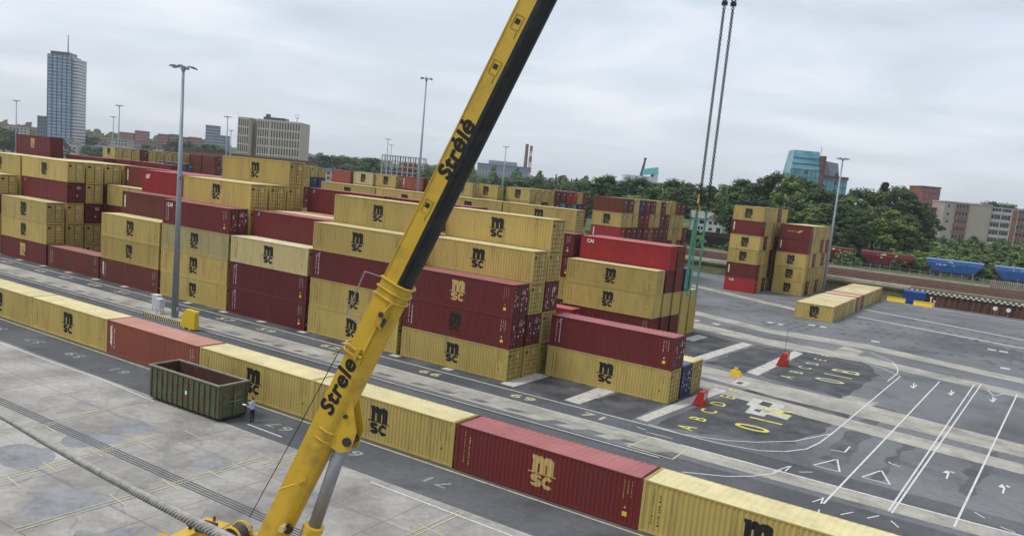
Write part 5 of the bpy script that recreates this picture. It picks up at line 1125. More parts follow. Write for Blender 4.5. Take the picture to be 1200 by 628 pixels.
# light fence of posts along the train
t = empty('post_fence', (-40,194,3)); tag(t, 'row of slim pale fence posts standing in front of the hopper wagons', 'fence')
for k in range(34):
    b = MB(); b.box(k*2.4,-.05,0,k*2.4+.1,.05,2.0 if k % 4 else 2.6); b.build('post', MG, t)
b = MB(); b.tube([(0,0,1.6),(80,0,1.6)], .02, 4); b.tube([(0,0,.9),(80,0,.9)], .02, 4); b.build('wire', MG, t)
# stack of concrete sleepers: one pile
t = empty('sleeper_pile', (21.8,187.5,3.03)); tag(t, 'pile of dark sleepers with pale ends stacked beside the tracks', 'sleeper pile')
b = MB(); c_ = MB(); rnd = random.Random(3)
for j in range(6):
    for k in range(28): b.box(k*.42,0,j*.3,k*.42+.3,2.6,j*.3+.22); c_.box(k*.42+.05,-.02,j*.3+.03,k*.42+.24,-.002,j*.3+.19)
b.build('sleepers', SLEEP, t); c_.build('sleeper_ends', mat('pale_concrete_end', (.45,.43,.38), .8), t)
# ---------------------------------------------------------------- buildings
GLS = mat('glass_blue', (.14,.23,.33), .15, var=.35, scale=.12, spec=.6); GLD = mat('window_dark', (.035,.04,.05), .2, spec=.6)
GLT = mat('glass_teal', (.09,.28,.34), .2, var=.45, scale=.10, spec=.6); FRM = mat('facade_pale', (.42,.43,.44), .7); 
def ang_from(p, q): return math.atan2(q[1]-p[1], q[0]-p[0])
def windows(t, boxes, m, name='window', mats=None):
    # every opening its own part; the hundred largest at most, the rest in one part
    for q in boxes[:100]:
        w_, h_ = q[3]-q[0], q[5]-q[2]; k = ('win', round(w_, 2), round(q[4]-q[1], 2), round(h_, 2), m.name)
        if k not in _cache:
            b = MB(); b.box(0, 0, 0, w_, q[4]-q[1], h_); _cache[k] = b.mesh(name, m)
        obj(name, _cache[k], t, (q[0], q[1], q[2]))
    if len(boxes) > 100:
        b = MB()
        for q in boxes[100:]: b.box(*q)
        tag(b.build(name, m, t), kind='stuff')
class WB(list):
    def box(s, *a): s.append(a)
def facade(name, label, cat, p, q, depth, z0, z1, wall, glass, nx, nz, group=None, bal=None, wfrac=.55, hfrac=.5, roofm=None, roofh=0, side=True, blank=()):
    """box building: front wall from p to q (world xy), depth behind it, real recessed window openings as panes with frames"""
    L = math.dist(p[:2], q[:2]); a = ang_from(p, q)
    t = empty(name, (p[0], p[1], z0), a); tag(t, label, cat, group); H = z1-z0
    small = name == 'town_building'
    wb = MB(); wb.box(0, 0, 0, L, depth, H)
    if not small: wb.build('wall', wall, t)
    b = WB(); dx = L/nx; dz = H/nz; ww = dx*wfrac; hh = dz*hfrac
    for i in range(nx):
        if i in blank: continue
        for j in range(nz):
            x = dx*(i+.5); z = dz*(j+.5)
            b.box(x-ww/2, -.06, z-hh/2, x+ww/2, .05, z+hh/2)
    if side:
        ny = max(1, int(depth/dx)); dy = depth/ny
        for i in range(ny):
            for j in range(nz):
                y = dy*(i+.5); z = dz*(j+.5)
                b.box(L-.05, y-dy*wfrac/2, z-hh/2, L+.06, y+dy*wfrac/2, z+hh/2)
    if small:                                     # a few pixels wide: the panes are the wall's pattern
        for q in b: wb.box(*q, 1)
        wb.build('wall', [wall, glass], t)
    else: windows(t, b, glass)
    if bal:
        b = MB()
        for j in range(nz): b.box(0, -.18, dz*j+.02, L, -.01, dz*j+dz*.22)
        b.build('band', bal, t)
    b = MB(); b.box(-.3, -.3, H, L+.3, depth+.3, H+.5)
    if roofh: b.box(L*.2, depth*.25, H+.5, L*.75, depth*.7, H+.5+roofh)
    b.build('roof', roofm or wall, t)
    return t
D = BD
TWW = mat('tower_white', (.60,.57,.58), .7)
# glass tower with mast
tl, tr = Vector(D['tower_l']), Vector(D['tower_r'])
tw = empty('glass_tower', (tl.x, tl.y, -2), ang_from(tl, tr)+.15); tag(tw, 'tall blue glass office tower with a mast on its roof', 'tower')
TH = 106; TL = 24.0
b = MB(); b.box(0,0,0,TL,24,TH); b.box(TL,2.5,0,TL+6,24,TH-3); b.build('wall', GLS, tw)
b = MB()
for k in range(30): b.box(-.15,-.25,3+k*3.45,TL+.1,-.02,3.8+k*3.45)
b.build('floor_band', mat('band_light', (.42,.50,.58), .5, var=.15, scale=.2), tw)
b = MB()
for k in range(6): b.box(k*4.8-.6 if k else -.2,-.45,0,k*4.8+.4,-.26,TH)
b.build('pier', mat('tower_pier', (.08,.10,.15), .5), tw)
for k in range(30):
    b = MB(); b.box(TL+.02,1.9,3+k*3.4,TL+6.3,2.48,4.9+k*3.4); b.box(TL+6.01,2.5,3+k*3.4,TL+6.4,24,4.9+k*3.4); b.build('balcony', TWW, tw)
b = MB(); b.box(2,2,TH,TL-3,22,TH+3.5); b.build('roof_plant', GLD, tw); b = MB(); b.tube([(17,8,TH+3),(17,8,TH+22)], [.9,.5], 8); b.build('roof_mast', FRM, tw)
facade('side_block', 'dark slab block attached just left of the glass tower', 'building', (tl.x-12, tl.y-4), (tl.x-3, tl.y+1), 15, -2, 38, mat('slab_grey', (.12,.13,.15), .7), GLD, 3, 11)
facade('glass_block', 'low narrow blue block between the slab block and tower', 'building', (tl.x-6, tl.y+6), (tl.x+2, tl.y+11), 15, -2, 52, GLS, GLD, 2, 14)
# cream office block in two volumes
hl, hm, hr = D['hotel_l'], D['hotel_m'], D['hotel_r']
CRM = mat('cream_stone', (.47,.42,.34), .8, var=.06, scale=.3); CRD = mat('cream_shadow_wall', (.30,.265,.21), .8, var=.1, scale=.3)  # second cream is a darker copy, wall shade put into its colour
h = empty('office_block', (hl[0], hl[1], 0), ang_from(hl, hr)); tag(h, 'cream office block with a tight grid of tall narrow windows', 'building')
LB = math.dist(hl[:2], hr[:2])
def grid(b, x0, x1, z1, n, y=0):
    dx = (x1-x0)/n
    for i in range(n):
        for j in range(7):
            z = z1-6.3*(j+1)+1.0; b.box(x0+dx*i+dx*.28, y-.05, z, x0+dx*i+dx*.80, y+.3, z+5.1)
Z = 45.5
b = MB(); b.box(0,0,0,LB*.22,26,Z); b.box(LB*.22,7,0,LB*.31,26,Z-1); b.box(LB*.31,0,0,LB,26,Z); b.build('wall', CRM, h)
b = WB(); grid(b, .3, LB*.175, Z-1.2, 5); grid(b, LB*.315, LB*.5, Z-1.2, 5); grid(b, LB*.52, LB-.4, Z-1.2, 11); windows(h, b, GLD)
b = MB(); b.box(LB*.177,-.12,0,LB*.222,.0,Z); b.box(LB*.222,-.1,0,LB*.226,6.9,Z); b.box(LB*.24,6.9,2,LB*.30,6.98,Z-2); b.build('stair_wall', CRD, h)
b = MB(); b.box(LB*.35,8,Z,LB*.7,18,Z+2.2); b.box(LB*.38,9,Z+2.2,LB*.44,12,Z+4.4); b.tube([(LB*.9,6,Z),(LB*.9,6,Z+4)], .2, 6); b.tube([(LB*.9+1.5*math.cos(q*.63),6,Z+4.5+1.5*math.sin(q*.63)) for q in range(11)], .12, 4); b.build('roof_plant', GLD, h)
# teal glass block
t0, t1, t2 = D['teal_l'], D['teal_m'], D['teal_r']
te = empty('teal_block', (t0[0], t0[1], 5), ang_from(t0, t2)); tag(te, 'teal glass tower block rising above the trees, with a dark red core', 'building')
LT = math.dist(t0[:2], t2[:2])
b = MB(); x1 = LT*.50; x2 = LT*.575
b.box(0,0,0,x1,16,36); b.hexa([(0,0,36),(x1,0,36),(x1,16,36),(0,16,36),(1.8,4,48.5),(x1-.5,4,48.5),(x1-.5,16,48.5),(1.8,16,48.5)]); b.box(x2,.5,0,LT,16,32.5); b.build('wall', GLT, te)
b = MB(); b.box(x1+.02,-.8,0,x2-.02,16,46); b.box(x2+.02,.3,32.52,LT+.5,16,34.4); b.tube([(x1+1,6,46),(x1+1,6,52)], .15, 5); b.build('core', mat('core_red', (.13,.06,.055), .8, var=.3, scale=.3), te)
b = MB(); b.hexa([(x2+.2,2,34.42),(LT-5,2,34.42),(LT-5,14,34.42),(x2+.2,14,34.42),(x2+.2,4,43.5),(LT-6,4,42.5),(LT-6,12,42.5),(x2+.2,12,43.5)]); b.build('roof', mat('slate_grey_roof', (.16,.17,.20), .6), te)
b = WB()
for x in (LT*.27, LT*.8): 
    for k in range(7): b.box(x-.9,-.25,4+k*5,x+.9,.2,6.6+k*5)
windows(te, b, GLD)
b = MB()
for k in range(9): b.box(.02,-.12,k*4,x1,-.01,k*4+.35); b.box(x2,.3,k*4-.5,LT,.49,k*4-.15)
for k in range(14):
    x = k*LT/14
    if x < x1 or x > x2: b.box(x,-.2 if x < x1 else .28,0,x+.28,-.01 if x < x1 else .47,36 if x < x1 else 32)
for k in range(3): b.hexa([(.1+k*.45,-.15+k*1.0,36.5+k*3.6),(x1,-.15+k*1.0,36.5+k*3.6),(x1,.3+k*1.0,36.5+k*3.6),(.1+k*.45,.3+k*1.0,36.5+k*3.6),(.1+k*.45,-.1+k*1.0,36.9+k*3.6),(x1,-.1+k*1.0,36.9+k*3.6),(x1,.3+k*1.0,36.9+k*3.6),(.1+k*.45,.3+k*1.0,36.9+k*3.6)])
b.build('frame', mat('teal_frame', (.05,.13,.16), .6), te)
# white building with teal roof and a blue chute beyond the trees
s0, s1 = D['ship_l'], D['ship_r']
sp = empty('white_hall', (s0[0], s0[1]+2, 5), ang_from(s0, s1)); tag(sp, 'white building with a teal roof and blue funnel behind the trees', 'building'); LS = math.dist(s0[:2], s1[:2])
b = MB(); b.box(0,0,0,LS*.87,14,24.5); b.box(LS*.87,-.4,0,LS,14,27); b.build('wall', mat('white_cladding', (.55,.58,.62), .6), sp)
b = MB(); b.hexa([(LS*.52,-.5,25.0),(LS,-.5,27.02),(LS,12,27.02),(LS*.52,12,25.0),(LS*.55,.5,29.5),(LS*.99,.5,31.5),(LS*.99,11,31.5),(LS*.55,11,29.5)]); b.build('roof', mat('teal_roof', (.12,.42,.42), .6), sp)
b = WB()
for k in range(6): b.box(LS*.32+k*2.3,-.08,19,LS*.32+k*2.3+1.0,.05,20.6)
windows(sp, b, GLD); b = MB(); b.hexa([(LS*.47,2,24.5),(LS*.56,2,24.5),(LS*.56,5,24.5),(LS*.47,5,24.5),(LS*.555,2.5,36),(LS*.60,2.5,36),(LS*.60,4,36),(LS*.555,4,36)]); b.box(LS*.545,2.3,36,LS*.615,4.3,37.2); b.build('funnel', mat('funnel_blue', (.03,.06,.14), .6), sp)
# grey apartment block at right
P5 = mat('panel_grey', (.34,.30,.27), .85, var=.12, scale=.3); P5b = mat('panel_beige', (.38,.33,.27), .85, var=.08, scale=.2); P5r = mat('panel_brown', (.24,.12,.09), .85, var=.3, scale=.5)
a0, a1 = D['apt_l'], D['apt_r']
ab = empty('apartment_block', (a0[0], a0[1], 8.5), ang_from(a0, a1)); LA = math.dist(a0[:2], a1[:2])+4; ZA = a0[2]-8.5+1.5
tag(ab, 'long five storey grey and brown panel apartment block behind the bushes at right', 'building')
b = MB(); b.box(0,0,0,LA*.54,12,ZA); b.box(LA*.54,1.0,0,LA,12,ZA-.8); b.build('wall', P5, ab)
b = MB(); b.box(LA*.285,-.12,0,LA*.53,-.01,ZA-.3); b.build('blank_gable', P5b, ab)
b = WB()
for j in range(5):
    z = j*ZA/5
    for (xa, xb) in ((LA*.13,LA*.28),(LA*.56,LA*.78),(LA*.86,LA*.99)):
        n = max(2, int((xb-xa)/1.5)); dx = (xb-xa)/n; yo = 0 if xa < LA*.5 else 1.0
        for i in range(n): b.box(xa+i*dx+dx*.12,yo-.1,z+ZA/5*.42,xa+(i+1)*dx-dx*.12,yo+.1,z+ZA/5*.86)
    b.box(LA*.04,-.06,z+1.3,LA*.065,.1,z+2.5)
windows(ab, b, GLD)
b = WB()
for j in range(5):
    z = j*ZA/5
    for (xa, xb) in ((LA*.125,LA*.282),(LA*.86,LA)):
        yo = 0 if xa < LA*.5 else 1.0; b.box(xa,yo-.5,z+.05,xb,yo-.11,z+ZA/5*.38)
windows(ab, b, P5r, 'balcony')
b = MB(); b.box(LA*.79,.4,0,LA*.85,.95,ZA-1); b.build('stair_panel', P5r, ab)
b = MB()
for j in range(5): b.box(LA*.555,.5,j*ZA/5+.05,LA*.785,.89,j*ZA/5+ZA/5*.36)
for x in (.545, .665, .785, .853): b.box(LA*x-.15,.3,0,LA*x+.15,.99,ZA-.9)
b.build('parapet', mat('parapet_white', (.46,.44,.42), .8, var=.15, scale=.6), ab)
b = MB(); b.box(-.3,-.3,ZA,LA*.54+.2,12.3,ZA+.5); b.box(LA*.54+.25,.6,ZA-.78,LA,12.3,ZA-.3); b.build('roof', FRM, ab)
q0, q1 = D['red_l'], D['red_r']
BRK = mat('brick_red', (.25,.085,.06), .85, var=.12, scale=.3)
facade('brick_tower_block', 'tall red brick apartment block with grey windows left of the panel block', 'building', q0, q1, 16, 6, q0[2]+4.5, BRK, mat('glass_grey', (.15,.17,.22), .3), 5, 9, wfrac=.5, hfrac=.55)
facade('brick_low_block', 'low red brick block between tall brick block and panel block', 'building', (a0[0]-6.5, a0[1]+4), (a0[0]-.8, a0[1]+7.5), 10, 8, 24, BRK, GLD, 1, 1, wfrac=.01, hfrac=.01)
facade('white_low_house', 'low white building with red roof by the parked cars', 'building', (q0[0]+.5, q0[1]-30), (q0[0]+9, q0[1]-24), 8, 8, 14.5, mat('render_white', (.60,.58,.56), .8), GLD, 4, 2, roofm=mat('red_roof', (.33,.06,.06), .7), roofh=1.5)
# white house with grey gabled roof
h0, h1 = D['house_l'], D['house_r']
HW = mat('house_white', (.66,.66,.65), .8, var=.05); HR = mat('house_roof_grey', (.24,.24,.24), .8, var=.12)
hs = empty('white_house', (h0[0]-1.5, h0[1]+14, 5.2), ang_from(h0, h1)-.05); tag(hs, 'white two storey house with a pale grey gabled roof among the trees', 'house')
b = MB(); b.box(0,0,0,9,8,5.2); b.box(5.2,-1.5,0,11,-.02,5.2); b.hexa([(5.2,-1.5,5.2),(11,-1.5,5.2),(11,-.02,5.2),(5.2,-.02,5.2),(8.0,-1.5,7.4),(8.2,-1.5,7.4),(8.2,-.02,7.4),(8.0,-.02,7.4)]); b.box(11,2,0,14.5,9,5.0); b.hexa([(11,2,5),(14.5,2,5),(14.5,9,5),(11,9,5),(12.6,2,7.2),(12.9,2,7.2),(12.9,9,7.2),(12.6,9,7.2)]); b.build('wall', HW, hs)
b = MB(); b.hexa([(-.6,-.6,5.25),(9.5,-.6,5.25),(9.5,8.6,5.25),(-.6,8.6,5.25),(-.6,3.9,7.9),(9.5,3.9,7.9),(9.5,4.1,7.9),(-.6,4.1,7.9)])
b.hexa([(4.7,-2.1,5.1),(8.1,-2.1,7.65),(8.1,3,7.65),(4.7,3,5.1),(4.7,-2.1,5.35),(8.1,-2.1,7.9),(8.1,3,7.9),(4.7,3,5.35)]); b.hexa([(11.5,-2.1,5.1),(8.1,-2.1,7.65),(8.1,3,7.65),(11.5,3,5.1),(11.5,-2.1,5.35),(8.1,-2.1,7.9),(8.1,3,7.9),(11.5,3,5.35)])
b.hexa([(10.6,1.6,4.9),(12.75,1.6,7.25),(12.75,9.3,7.25),(10.6,9.3,4.9),(10.6,1.6,5.1),(12.75,1.6,7.45),(12.75,9.3,7.45),(10.6,9.3,5.1)]); b.hexa([(15,1.6,4.9),(12.75,1.6,7.25),(12.75,9.3,7.25),(15,9.3,4.9),(15,1.6,5.1),(12.75,1.6,7.45),(12.75,9.3,7.45),(15,9.3,5.1)])
b.build('roof', HR, hs)
for (x0_, z0_, x1_, z1_, y_) in ((.8,3.2,1.8,4.5,-.03),(2.6,3.2,4.2,4.6,-.03),(.6,.9,1.4,2.2,-.03),(2.2,.9,3.0,2.2,-.03),(3.3,.9,4.1,2.2,-.03),(5.9,3.3,6.9,4.4,-1.53),(7.6,3.3,9.0,4.6,-1.53),(8.8,.2,10.4,2.3,-1.53),(5.9,1.0,7.2,2.0,-1.53),(11.6,3.4,12.4,4.5,1.97),(13.2,1.1,13.9,2.4,1.97),(13.2,3.4,13.9,4.5,1.97)):
    b = MB(); b.box(x0_,y_,z0_,x1_,y_+.04,z1_); b.build('window', GLD, hs)
# chimneys
for (k, lab, bands) in (('ch1','tall dark red-brown factory chimney, left one of the pair',0),('ch2','red and white banded factory chimney, right one of the pair',1)):
    x, y, z = D[k]; t = empty('chimney', (x, y, 0)); tag(t, lab, 'chimney', 'pair of factory chimneys')
    b = MB(); n = 9
    for j in range(n): b.tube([(0,0,z*j/n),(0,0,z*(j+1)/n)], [2.9-.9*j/n, 2.9-.9*(j+1)/n] if bands else [3.2-.9*j/n, 3.2-.9*(j+1)/n], 12, mi=(j % 2) if bands else 0)
    b.build('stack', [mat('chimney_red_'+k, (.26,.07,.06) if bands else (.16,.085,.08), .8), mat('chimney_white_'+k, (.6,.58,.57), .8)], t)
# grey industrial hall and neighbours
i0, i1 = D['ind_l'], D['ind_r']
IG = mat('industrial_grey', (.24,.27,.30), .6, var=.1, scale=.1); IB = mat('industrial_dark', (.12,.11,.11), .8, var=.2, scale=.1)
facade('industrial_hall', 'big grey industrial hall right of the crane boom on the skyline', 'building', i0, i1, 30, 0, 29, IG, mat('panel_pale', (.33,.36,.38), .6), 16, 2, wfrac=.6, hfrac=.35, roofh=3)
facade('brown_hall', 'long low brown-grey hall right of the grey industrial hall', 'building', D['oh'], D['oh2'], 30, 0, 19.5, IB, IG, 8, 2, wfrac=.8, hfrac=.2)
facade('blue_shed', 'low shed with a pale blue roof in front of the far trees', 'building', D['shed'], D['shed2'], 18, 0, 16.4, mat('shed_wall', (.15,.2,.28), .7), GLD, 5, 1, hfrac=.2, roofm=mat('shed_blue_roof', (.17,.30,.46), .6), side=False)
# open concrete frame building
f0, f1 = D['fr_l'], D['fr_r']; FC = mat('frame_concrete', (.42,.40,.37), .85, var=.1, scale=.4)
fr = empty('frame_building', (f0[0], f0[1], 0), ang_from(f0, f1)); tag(fr, 'unfinished building, bare concrete frame with orange infill, left of the boom', 'building'); LF = math.dist(f0[:2], f1[:2]); ZF = 26
b = MB()
for j in range(9): b.box(0,0,j*ZF/8-.22,LF,12,j*ZF/8+.22)
b.build('slab', FC, fr); b = MB()
for i in range(9):
    for y in (.1, 11): b.box(i*LF/8-.35,y,0,i*LF/8+.35,y+.7,ZF)
b.build('column', FC, fr); b = MB()
for i, j in ((3,5),(4,6),(3,3),(5,4),(4,5),(6,6),(5,6),(2,4),(4,4),(6,3)): b.box(i*LF/8+.4,2,j*ZF/8+.25,(i+1)*LF/8-.5,2.3,(j+1)*ZF/8-.8)
b.build('infill', mat('orange_brick', (.45,.16,.10), .85), fr)
b = MB(); b.box(.3,3,.3,LF-.3,9,ZF-8); b.build('core', mat('frame_shade', (.16,.17,.18), .9), fr)  # dark box filling the frame, its colour stands in for interior shade
# city fabric
PK = mat('pinkish_brick', (.30,.15,.125), .85, var=.12, scale=.1)
def cblock(px0, px1, ztop, lab, m, n, nz, dep=14, g=None, **k): return facade('apartment_block', lab, 'building', px0, px1, dep, 0, ztop, m, GLD, n, nz, g, **k)
def mid(p, q, u): return (p[0]+(q[0]-p[0])*u, p[1]+(q[1]-p[1])*u)
x0_, x1_ = D['ap1'], D['ap2']
cblock(x0_, mid(x0_, x1_, .55), x0_[2]-1, 'pink-brown brick flats right of the glass tower, left wing', PK, 6, 9); cblock(mid(x0_, x1_, .6), x1_, x0_[2]+3, 'pink-brown brick flats right of the glass tower, taller right wing', PK, 5, 10)
x0_, x1_ = D['ap3'], D['ap4']
for i, (u0, u1, dz) in enumerate(((0,.26,0),(.29,.5,1.5),(.53,.74,0),(.77,1.0,1.5))):
    cblock(mid(x0_, x1_, u0), mid(x0_, x1_, u1), x0_[2]+dz-i*.6, ['pink-brown flats, leftmost of four behind nearest lamp mast', 'pink-brown flats, second of four behind nearest lamp mast', 'pink-brown flats, third of four behind nearest lamp mast', 'pink-brown flats, rightmost of four by nearest lamp mast'][i], PK, 4, 9, g='row of pink-brown flats')
x0_, x1_ = D['gb1'], D['gb2']; GB = mat('grey_blue_block', (.22,.27,.30), .7, var=.12, scale=.1)
cblock(x0_, mid(x0_, x1_, .5), x0_[2]+1, 'grey-blue high-rise left of the cream office block, taller half', GB, 4, 14); cblock(mid(x0_, x1_, .52), x1_, x0_[2]-9, 'grey-blue high-rise left of the cream office block, lower half', GB, 4, 11)
b0 = D['roofbr']; b1 = D['roofbr2']
facade('long_depot', 'long low building with a rust brown roof below the cream office block', 'building', (b0[0]-6, b0[1]-4), b1, 24, 0, 17.2, mat('depot_wall', (.22,.12,.09), .85), GLD, 14, 1, hfrac=.15, roofm=mat('rust_roof', (.16,.075,.055), .85, var=.2, scale=.2), side=False)
cityw = [mat('town_wall_%s' % n_, c_, .85, var=.1, scale=.2) for n_, c_ in (('white', (.50,.50,.50)), ('beige', (.38,.34,.29)), ('pink', (.32,.2,.17)), ('grey', (.27,.28,.30)), ('cream', (.44,.41,.34)))]
cityr = [mat('town_roof_%s' % n_, c_, .85) for n_, c_ in (('dark', (.12,.12,.13)), ('pale', (.42,.43,.45)), ('red', (.22,.09,.07)), ('blue', (.16,.22,.32)))]
rnd = random.Random(12)
bcount = 0
for (pxa, pxb, D0, D1, n, zt0, zt1) in TOWN:
    for k in range(n):
        u = (k+.5)/n; px = pxa+(pxb-pxa)*u; dd = rnd.uniform(D0, D1)
        v = fw+rr*((px-600)/940.69)-uu*((180-314-33.05)/940.69); q = CAM+v*dd
        wid = rnd.uniform(14, 38)*dd/700; dep = rnd.uniform(12, 22); hz_ = rnd.uniform(zt0, zt1)
        a = math.atan2(rr.y, rr.x)+rnd.uniform(-.3, .3); p0 = (q.x, q.y); p1 = (q.x+wid*math.cos(a), q.y+wid*math.sin(a)); bcount += 1
        facade('town_building', 'small building of the distant town, one of many on the skyline behind the containers', 'building', p0, p1, dep, 0, hz_, rnd.choice(cityw), GLD, max(3, int(wid/4)), max(2, int(hz_/3.4)), 'distant town buildings', roofm=rnd.choice(cityr), roofh=rnd.choice((0, 0, 1.5)), side=False)
# parked cars beyond the bushes
rnd = random.Random(6)
CARC = [mat('car_'+n_, c_, .3, spec=.5) for n_, c_ in (('white', (.7,.7,.7)), ('silver', (.4,.42,.44)), ('dark', (.03,.03,.04)), ('blue', (.06,.1,.2)))]
CG = mat('car_glass', (.02,.025,.03), .1)
def carproto(m):
    t = empty('parked_car')
    b = MB(); T_ = Matrix(((1,0,0,0),(0,0,1,0),(0,1,0,0),(0,0,0,1)))
    b.prism([(0,.3),(4.3,.3),(4.35,.75),(3.9,.95),(3.1,1.0),(2.5,1.42),(1.1,1.45),(.45,.98),(0,.9)], 0, 1.7, T=T_); b.build('body', m, t)
    b = MB(); b.prism([(.62,.98),(2.95,1.0),(2.45,1.36),(1.15,1.38)], -.01, 1.71, T=T_); b.build('window', CG, t)
    for x in (.8, 3.5):
        for y in (-.02, 1.55):
            b = MB(); b.tube([(x,y,.32),(x,y+.18,.32)], .32, 12); b.build('wheel', RUB, t)
    return t
cp_ = [carproto(m) for m in CARC]; used = set()
c0, c1 = D['car1'], D['car2']
for i in range(16):
    k = i % 4; o = cp_[k] if k not in used else copy_tree(cp_[k]); used.add(k)
    u = (i//2+.5)/8; x = c0[0]+(c1[0]-c0[0])*u; y = c0[1]-8+(i % 2)*10
    o.location = (x+rnd.uniform(-.3,.3), y, hill(x, y)+1.3); o.rotation_euler[2] = .7+rnd.uniform(-.08,.08)
    tag(o, ['white', 'silver', 'black', 'dark blue'][k]+' car in the car park beyond the bushes, one of several alike', 'car', 'cars in the car park beyond the bushes')
b = MB(); b.box(c0[0]-14, c0[1]-14, 8.6, c1[0]+10, c1[1]+14, 9.15); tag(b.build('car_park', ASPH2), kind='structure')
# ---------------------------------------------------------------- trees
def leafmat(n_, c_): 
    m = mat(n_, c_, .8, var=.30, scale=.35, dirt=tuple(v*.6 for v in c_), dirt_amt=.4, dirt_scale=.5, spec=.15); return m
LEAF = [leafmat('foliage_deep', (.060,.100,.036)), leafmat('foliage_mid', (.080,.128,.044)), leafmat('foliage_olive', (.092,.126,.055)), leafmat('foliage_dark', (.046,.080,.036)), leafmat('foliage_lime', (.14,.20,.055)), leafmat('foliage_conifer', (.018,.034,.018))]
BARK = mat('bark', (.07,.055,.04), .9, var=.3, scale=3)
def crown_mesh(seed, m, conifer=False, n=5200, leaf=.027):
    """unit tree 1 high: leaf faces clustered on many uneven clumps through the crown's volume"""
    r = random.Random(seed); b = MB(); cl = []; asp = r.uniform(.72, 1.18); z_lo = r.uniform(.14, .30)
    if conifer:
        for k in range(60):
            z = r.uniform(.08, .98); R = .16*(1-z)+.02; a = r.uniform(0, 6.28); cl.append((R*math.cos(a)*r.uniform(.3,1), R*math.sin(a)*r.uniform(.3,1), z, .04+.05*(1-z)))
    else:
        for k in range(44):
            z = r.uniform(z_lo, .93); u = (z-z_lo)/(.93-z_lo); R = (.10+.24*math.sin(math.pi*min(1, u*.95+.12)))*asp
            a = r.uniform(0, 6.28); q = r.uniform(.25, 1.0)**.6
            cl.append((R*q*math.cos(a), R*q*math.sin(a), z, r.choice((.045,.06,.075,.09,.12))))
    per = n//len(cl)
    for (cx, cy_, cz, cr_) in cl:
        for k in range(per):
            d = Vector((r.gauss(0,1), r.gauss(0,1), r.gauss(0,1))).normalized(); q = Vector((cx, cy_, cz))+Vector((d.x, d.y, d.z*.75))*cr_*r.uniform(.45, 1.18)
            nrm = (d+Vector((r.uniform(-.7,.7), r.uniform(-.7,.7), r.uniform(-.3,.9)))).normalized()
            a = nrm.orthogonal().normalized(); c2 = nrm.cross(a); s = leaf*r.uniform(.5, 1.1); th = r.uniform(0, 6.28)
            e1 = (a*math.cos(th)+c2*math.sin(th))*s; e2 = (c2*math.cos(th)-a*math.sin(th))*s*.6
            b.quad(q-e1, q-e2*.9, q+e1, q+e2)
    return b.mesh('crown', m)
def trunk_mesh(seed, conifer=False):
    r = random.Random(seed+50); b = MB(); b.tube([(0,0,0),(.005,0,.3),(.0,.01,.6),(0,0,.85)], [.022,.016,.011,.003], 7)
    if not conifer:
        for k in range(7):
            z = r.uniform(.2, .6); a = r.uniform(0, 6.28); L_ = r.uniform(.12, .26); b.tube([(0,0,z),(L_*.5*math.cos(a),L_*.5*math.sin(a),z+.08),(L_*math.cos(a),L_*math.sin(a),z+.2)], [.010,.006,.002], 5, cap=False)
    return b.mesh('trunk', BARK)
kinds = []
for k in range(5): kinds.append([(trunk_mesh(k*7+j), crown_mesh(k*7+j, LEAF[k])) for j in range(3)])
kinds.append([(trunk_mesh(99, True), crown_mesh(99, LEAF[5], True, 2400, .03))])
tnames = ['deep green', 'mid green', 'olive green', 'dark green', 'lime green', 'dark conifer']
rnd = random.Random(77)
def put_tree(x, y, z, H, kind, wd, label, group, name='tree', cat='tree'):
    tm, cm = rnd.choice(kinds[kind]); t = empty(name, (x, y, z), rnd.uniform(0, 6.28)); t.scale = (H*wd, H*wd, H)
    obj('trunk', tm, t); obj('crown', cm, t); tag(t, label, cat, group); return t
_NUM = 'first second third fourth fifth sixth seventh eighth ninth tenth eleventh twelfth thirteenth fourteenth fifteenth sixteenth seventeenth eighteenth nineteenth twentieth twenty-first twenty-second twenty-third twenty-fourth twenty-fifth twenty-sixth twenty-seventh twenty-eighth twenty-ninth thirtieth'.split()
_ord = {j: _NUM[n] for n, j in enumerate(sorted(range(26, 54), key=lambda j: -math.atan2(TREES[j][1]-CAM.y, TREES[j][0]-CAM.x)))}
for i, (x, y, z, H, kind, wd) in enumerate(TREES):
    if math.hypot(x-CAM.x, y-CAM.y) < 300 and math.radians(104.4+2.4) > math.atan2(y-CAM.y, x-CAM.x) > math.radians(104.4-2.4) and False: continue
    hgt = H*.99; wd2 = wd*(1.25 if kind < 5 and wd > .85 else .42 if kind == 5 and H < 30 and y > 400 else 1.0)
    if i < 26: lab = '%s tree, %s in the tall back row of the wood' % (tnames[kind], ['first','second','third','fourth','fifth','sixth','seventh','eighth','ninth','tenth','eleventh','twelfth','thirteenth','fourteenth','fifteenth','sixteenth','seventeenth','eighteenth','nineteenth','twentieth','sixth from the right','fifth from the right','fourth from the right','third from the right','second from the right','rightmost'][i]); g = 'tall trees of the wood behind the railway'
    elif i < 54: lab = '%s tree, %s from the left along the near edge of the wood' % (tnames[kind], _ord[i]); g = 'near trees of the wood behind the railway'
    else: lab = '%s tree on the distant skyline between town buildings' % tnames[kind] if kind != 5 else 'slim dark conifer standing up from the distant tree line'; g = 'distant skyline trees' if kind != 5 else 'slim conifers'
    put_tree(x, y, z, hgt, kind, wd2, lab, g)
SCR = [leafmat('scrub_green', (.095,.155,.055)), leafmat('scrub_olive', (.115,.155,.065)), leafmat('scrub_light', (.15,.215,.07))]
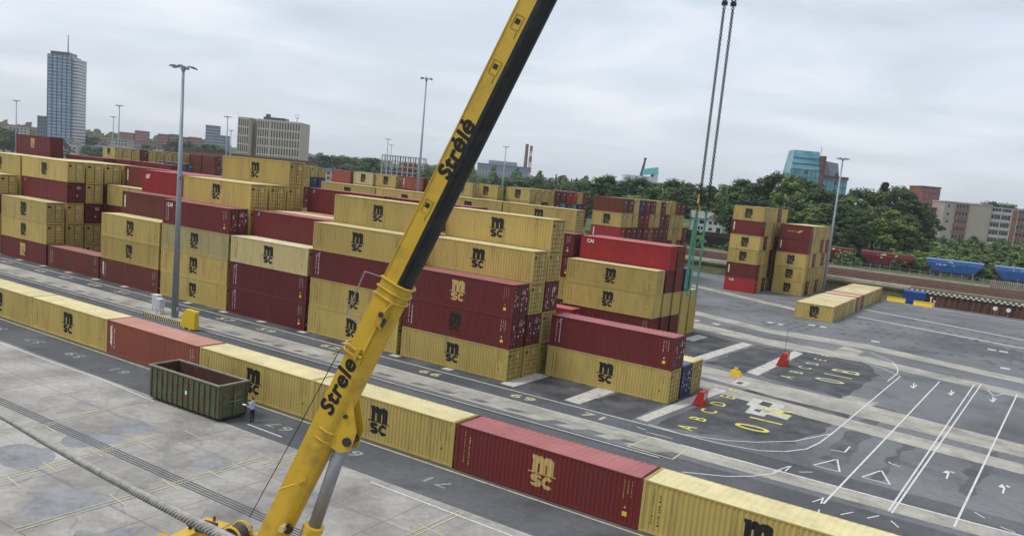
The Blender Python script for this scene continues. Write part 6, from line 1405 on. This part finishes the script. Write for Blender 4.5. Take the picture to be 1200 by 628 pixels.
BUSHM = [crown_mesh(200+k, SCR[k], n=2000, leaf=.05) for k in range(3)]
STEM = trunk_mesh(300)
for (x, y, h_, k) in BUSHES:
    zz = hill(x, y)
    t = empty('bush', (x, y, zz-h_*.22), rnd.uniform(0, 6.28)); s = h_*1.15; t.scale = (s*1.7, s*1.7, s)
    obj('stem', STEM, t); obj('foliage', BUSHM[k], t); tag(t, '%s rounded bush in the scrub behind the hopper wagons' % ['mid green', 'olive green', 'light green'][k], 'bush', 'scrub bushes behind the wagons, '+['mid green', 'olive', 'light'][k])
# far wood, one mass on the horizon
b = MB(); r = random.Random(31)
for (px0, px1, D0, z0, z1) in WOOD:
    n = int(abs(px1-px0)*14)
    for k in range(n):
        px = px0+(px1-px0)*r.random(); dd = D0*r.uniform(.96, 1.08)
        v = fw+rr*((px-600)/940.69)-uu*((200-314-33.05)/940.69); q = CAM+v*dd
        top = z0+(z1-z0)*(.5+.5*math.sin(px*.35)*math.sin(px*.11+1))*r.uniform(.7, 1.1); z = r.uniform(0, 1)**.5*top
        s = D0*.0045*r.uniform(.5, 1.2); nrm = Vector((-v.x+r.uniform(-.6,.6), -v.y+r.uniform(-.6,.6), r.uniform(-.2,.9))).normalized(); a = nrm.orthogonal().normalized(); c2 = nrm.cross(a)
        q = Vector((q.x, q.y, z)); b.quad(q-a*s, q-c2*s*.6, q+a*s, q+c2*s*.7)
tag(b.build('far_wood', LEAF[1]), 'far tree belt low on the horizon behind town and yard', 'wood', kind='stuff')

# ---------------------------------------------------------------- air
hb = MB(); hb.box(-4550,-4550,-4.2, 4550,5550,150)
hm, ht, _b = node_mat('haze'); ht.nodes.remove(_b)
pv = ht.nodes.new('ShaderNodeVolumePrincipled'); pv.inputs['Color'].default_value = (.93,.965,1,1); pv.inputs['Density'].default_value = HAZE; pv.inputs['Anisotropy'].default_value = .2
ht.links.new(pv.outputs[0], ht.nodes['Material Output'].inputs['Volume'])
tag(hb.build('haze', hm), 'thin bluish haze over the whole terminal and town', 'haze', kind='stuff')
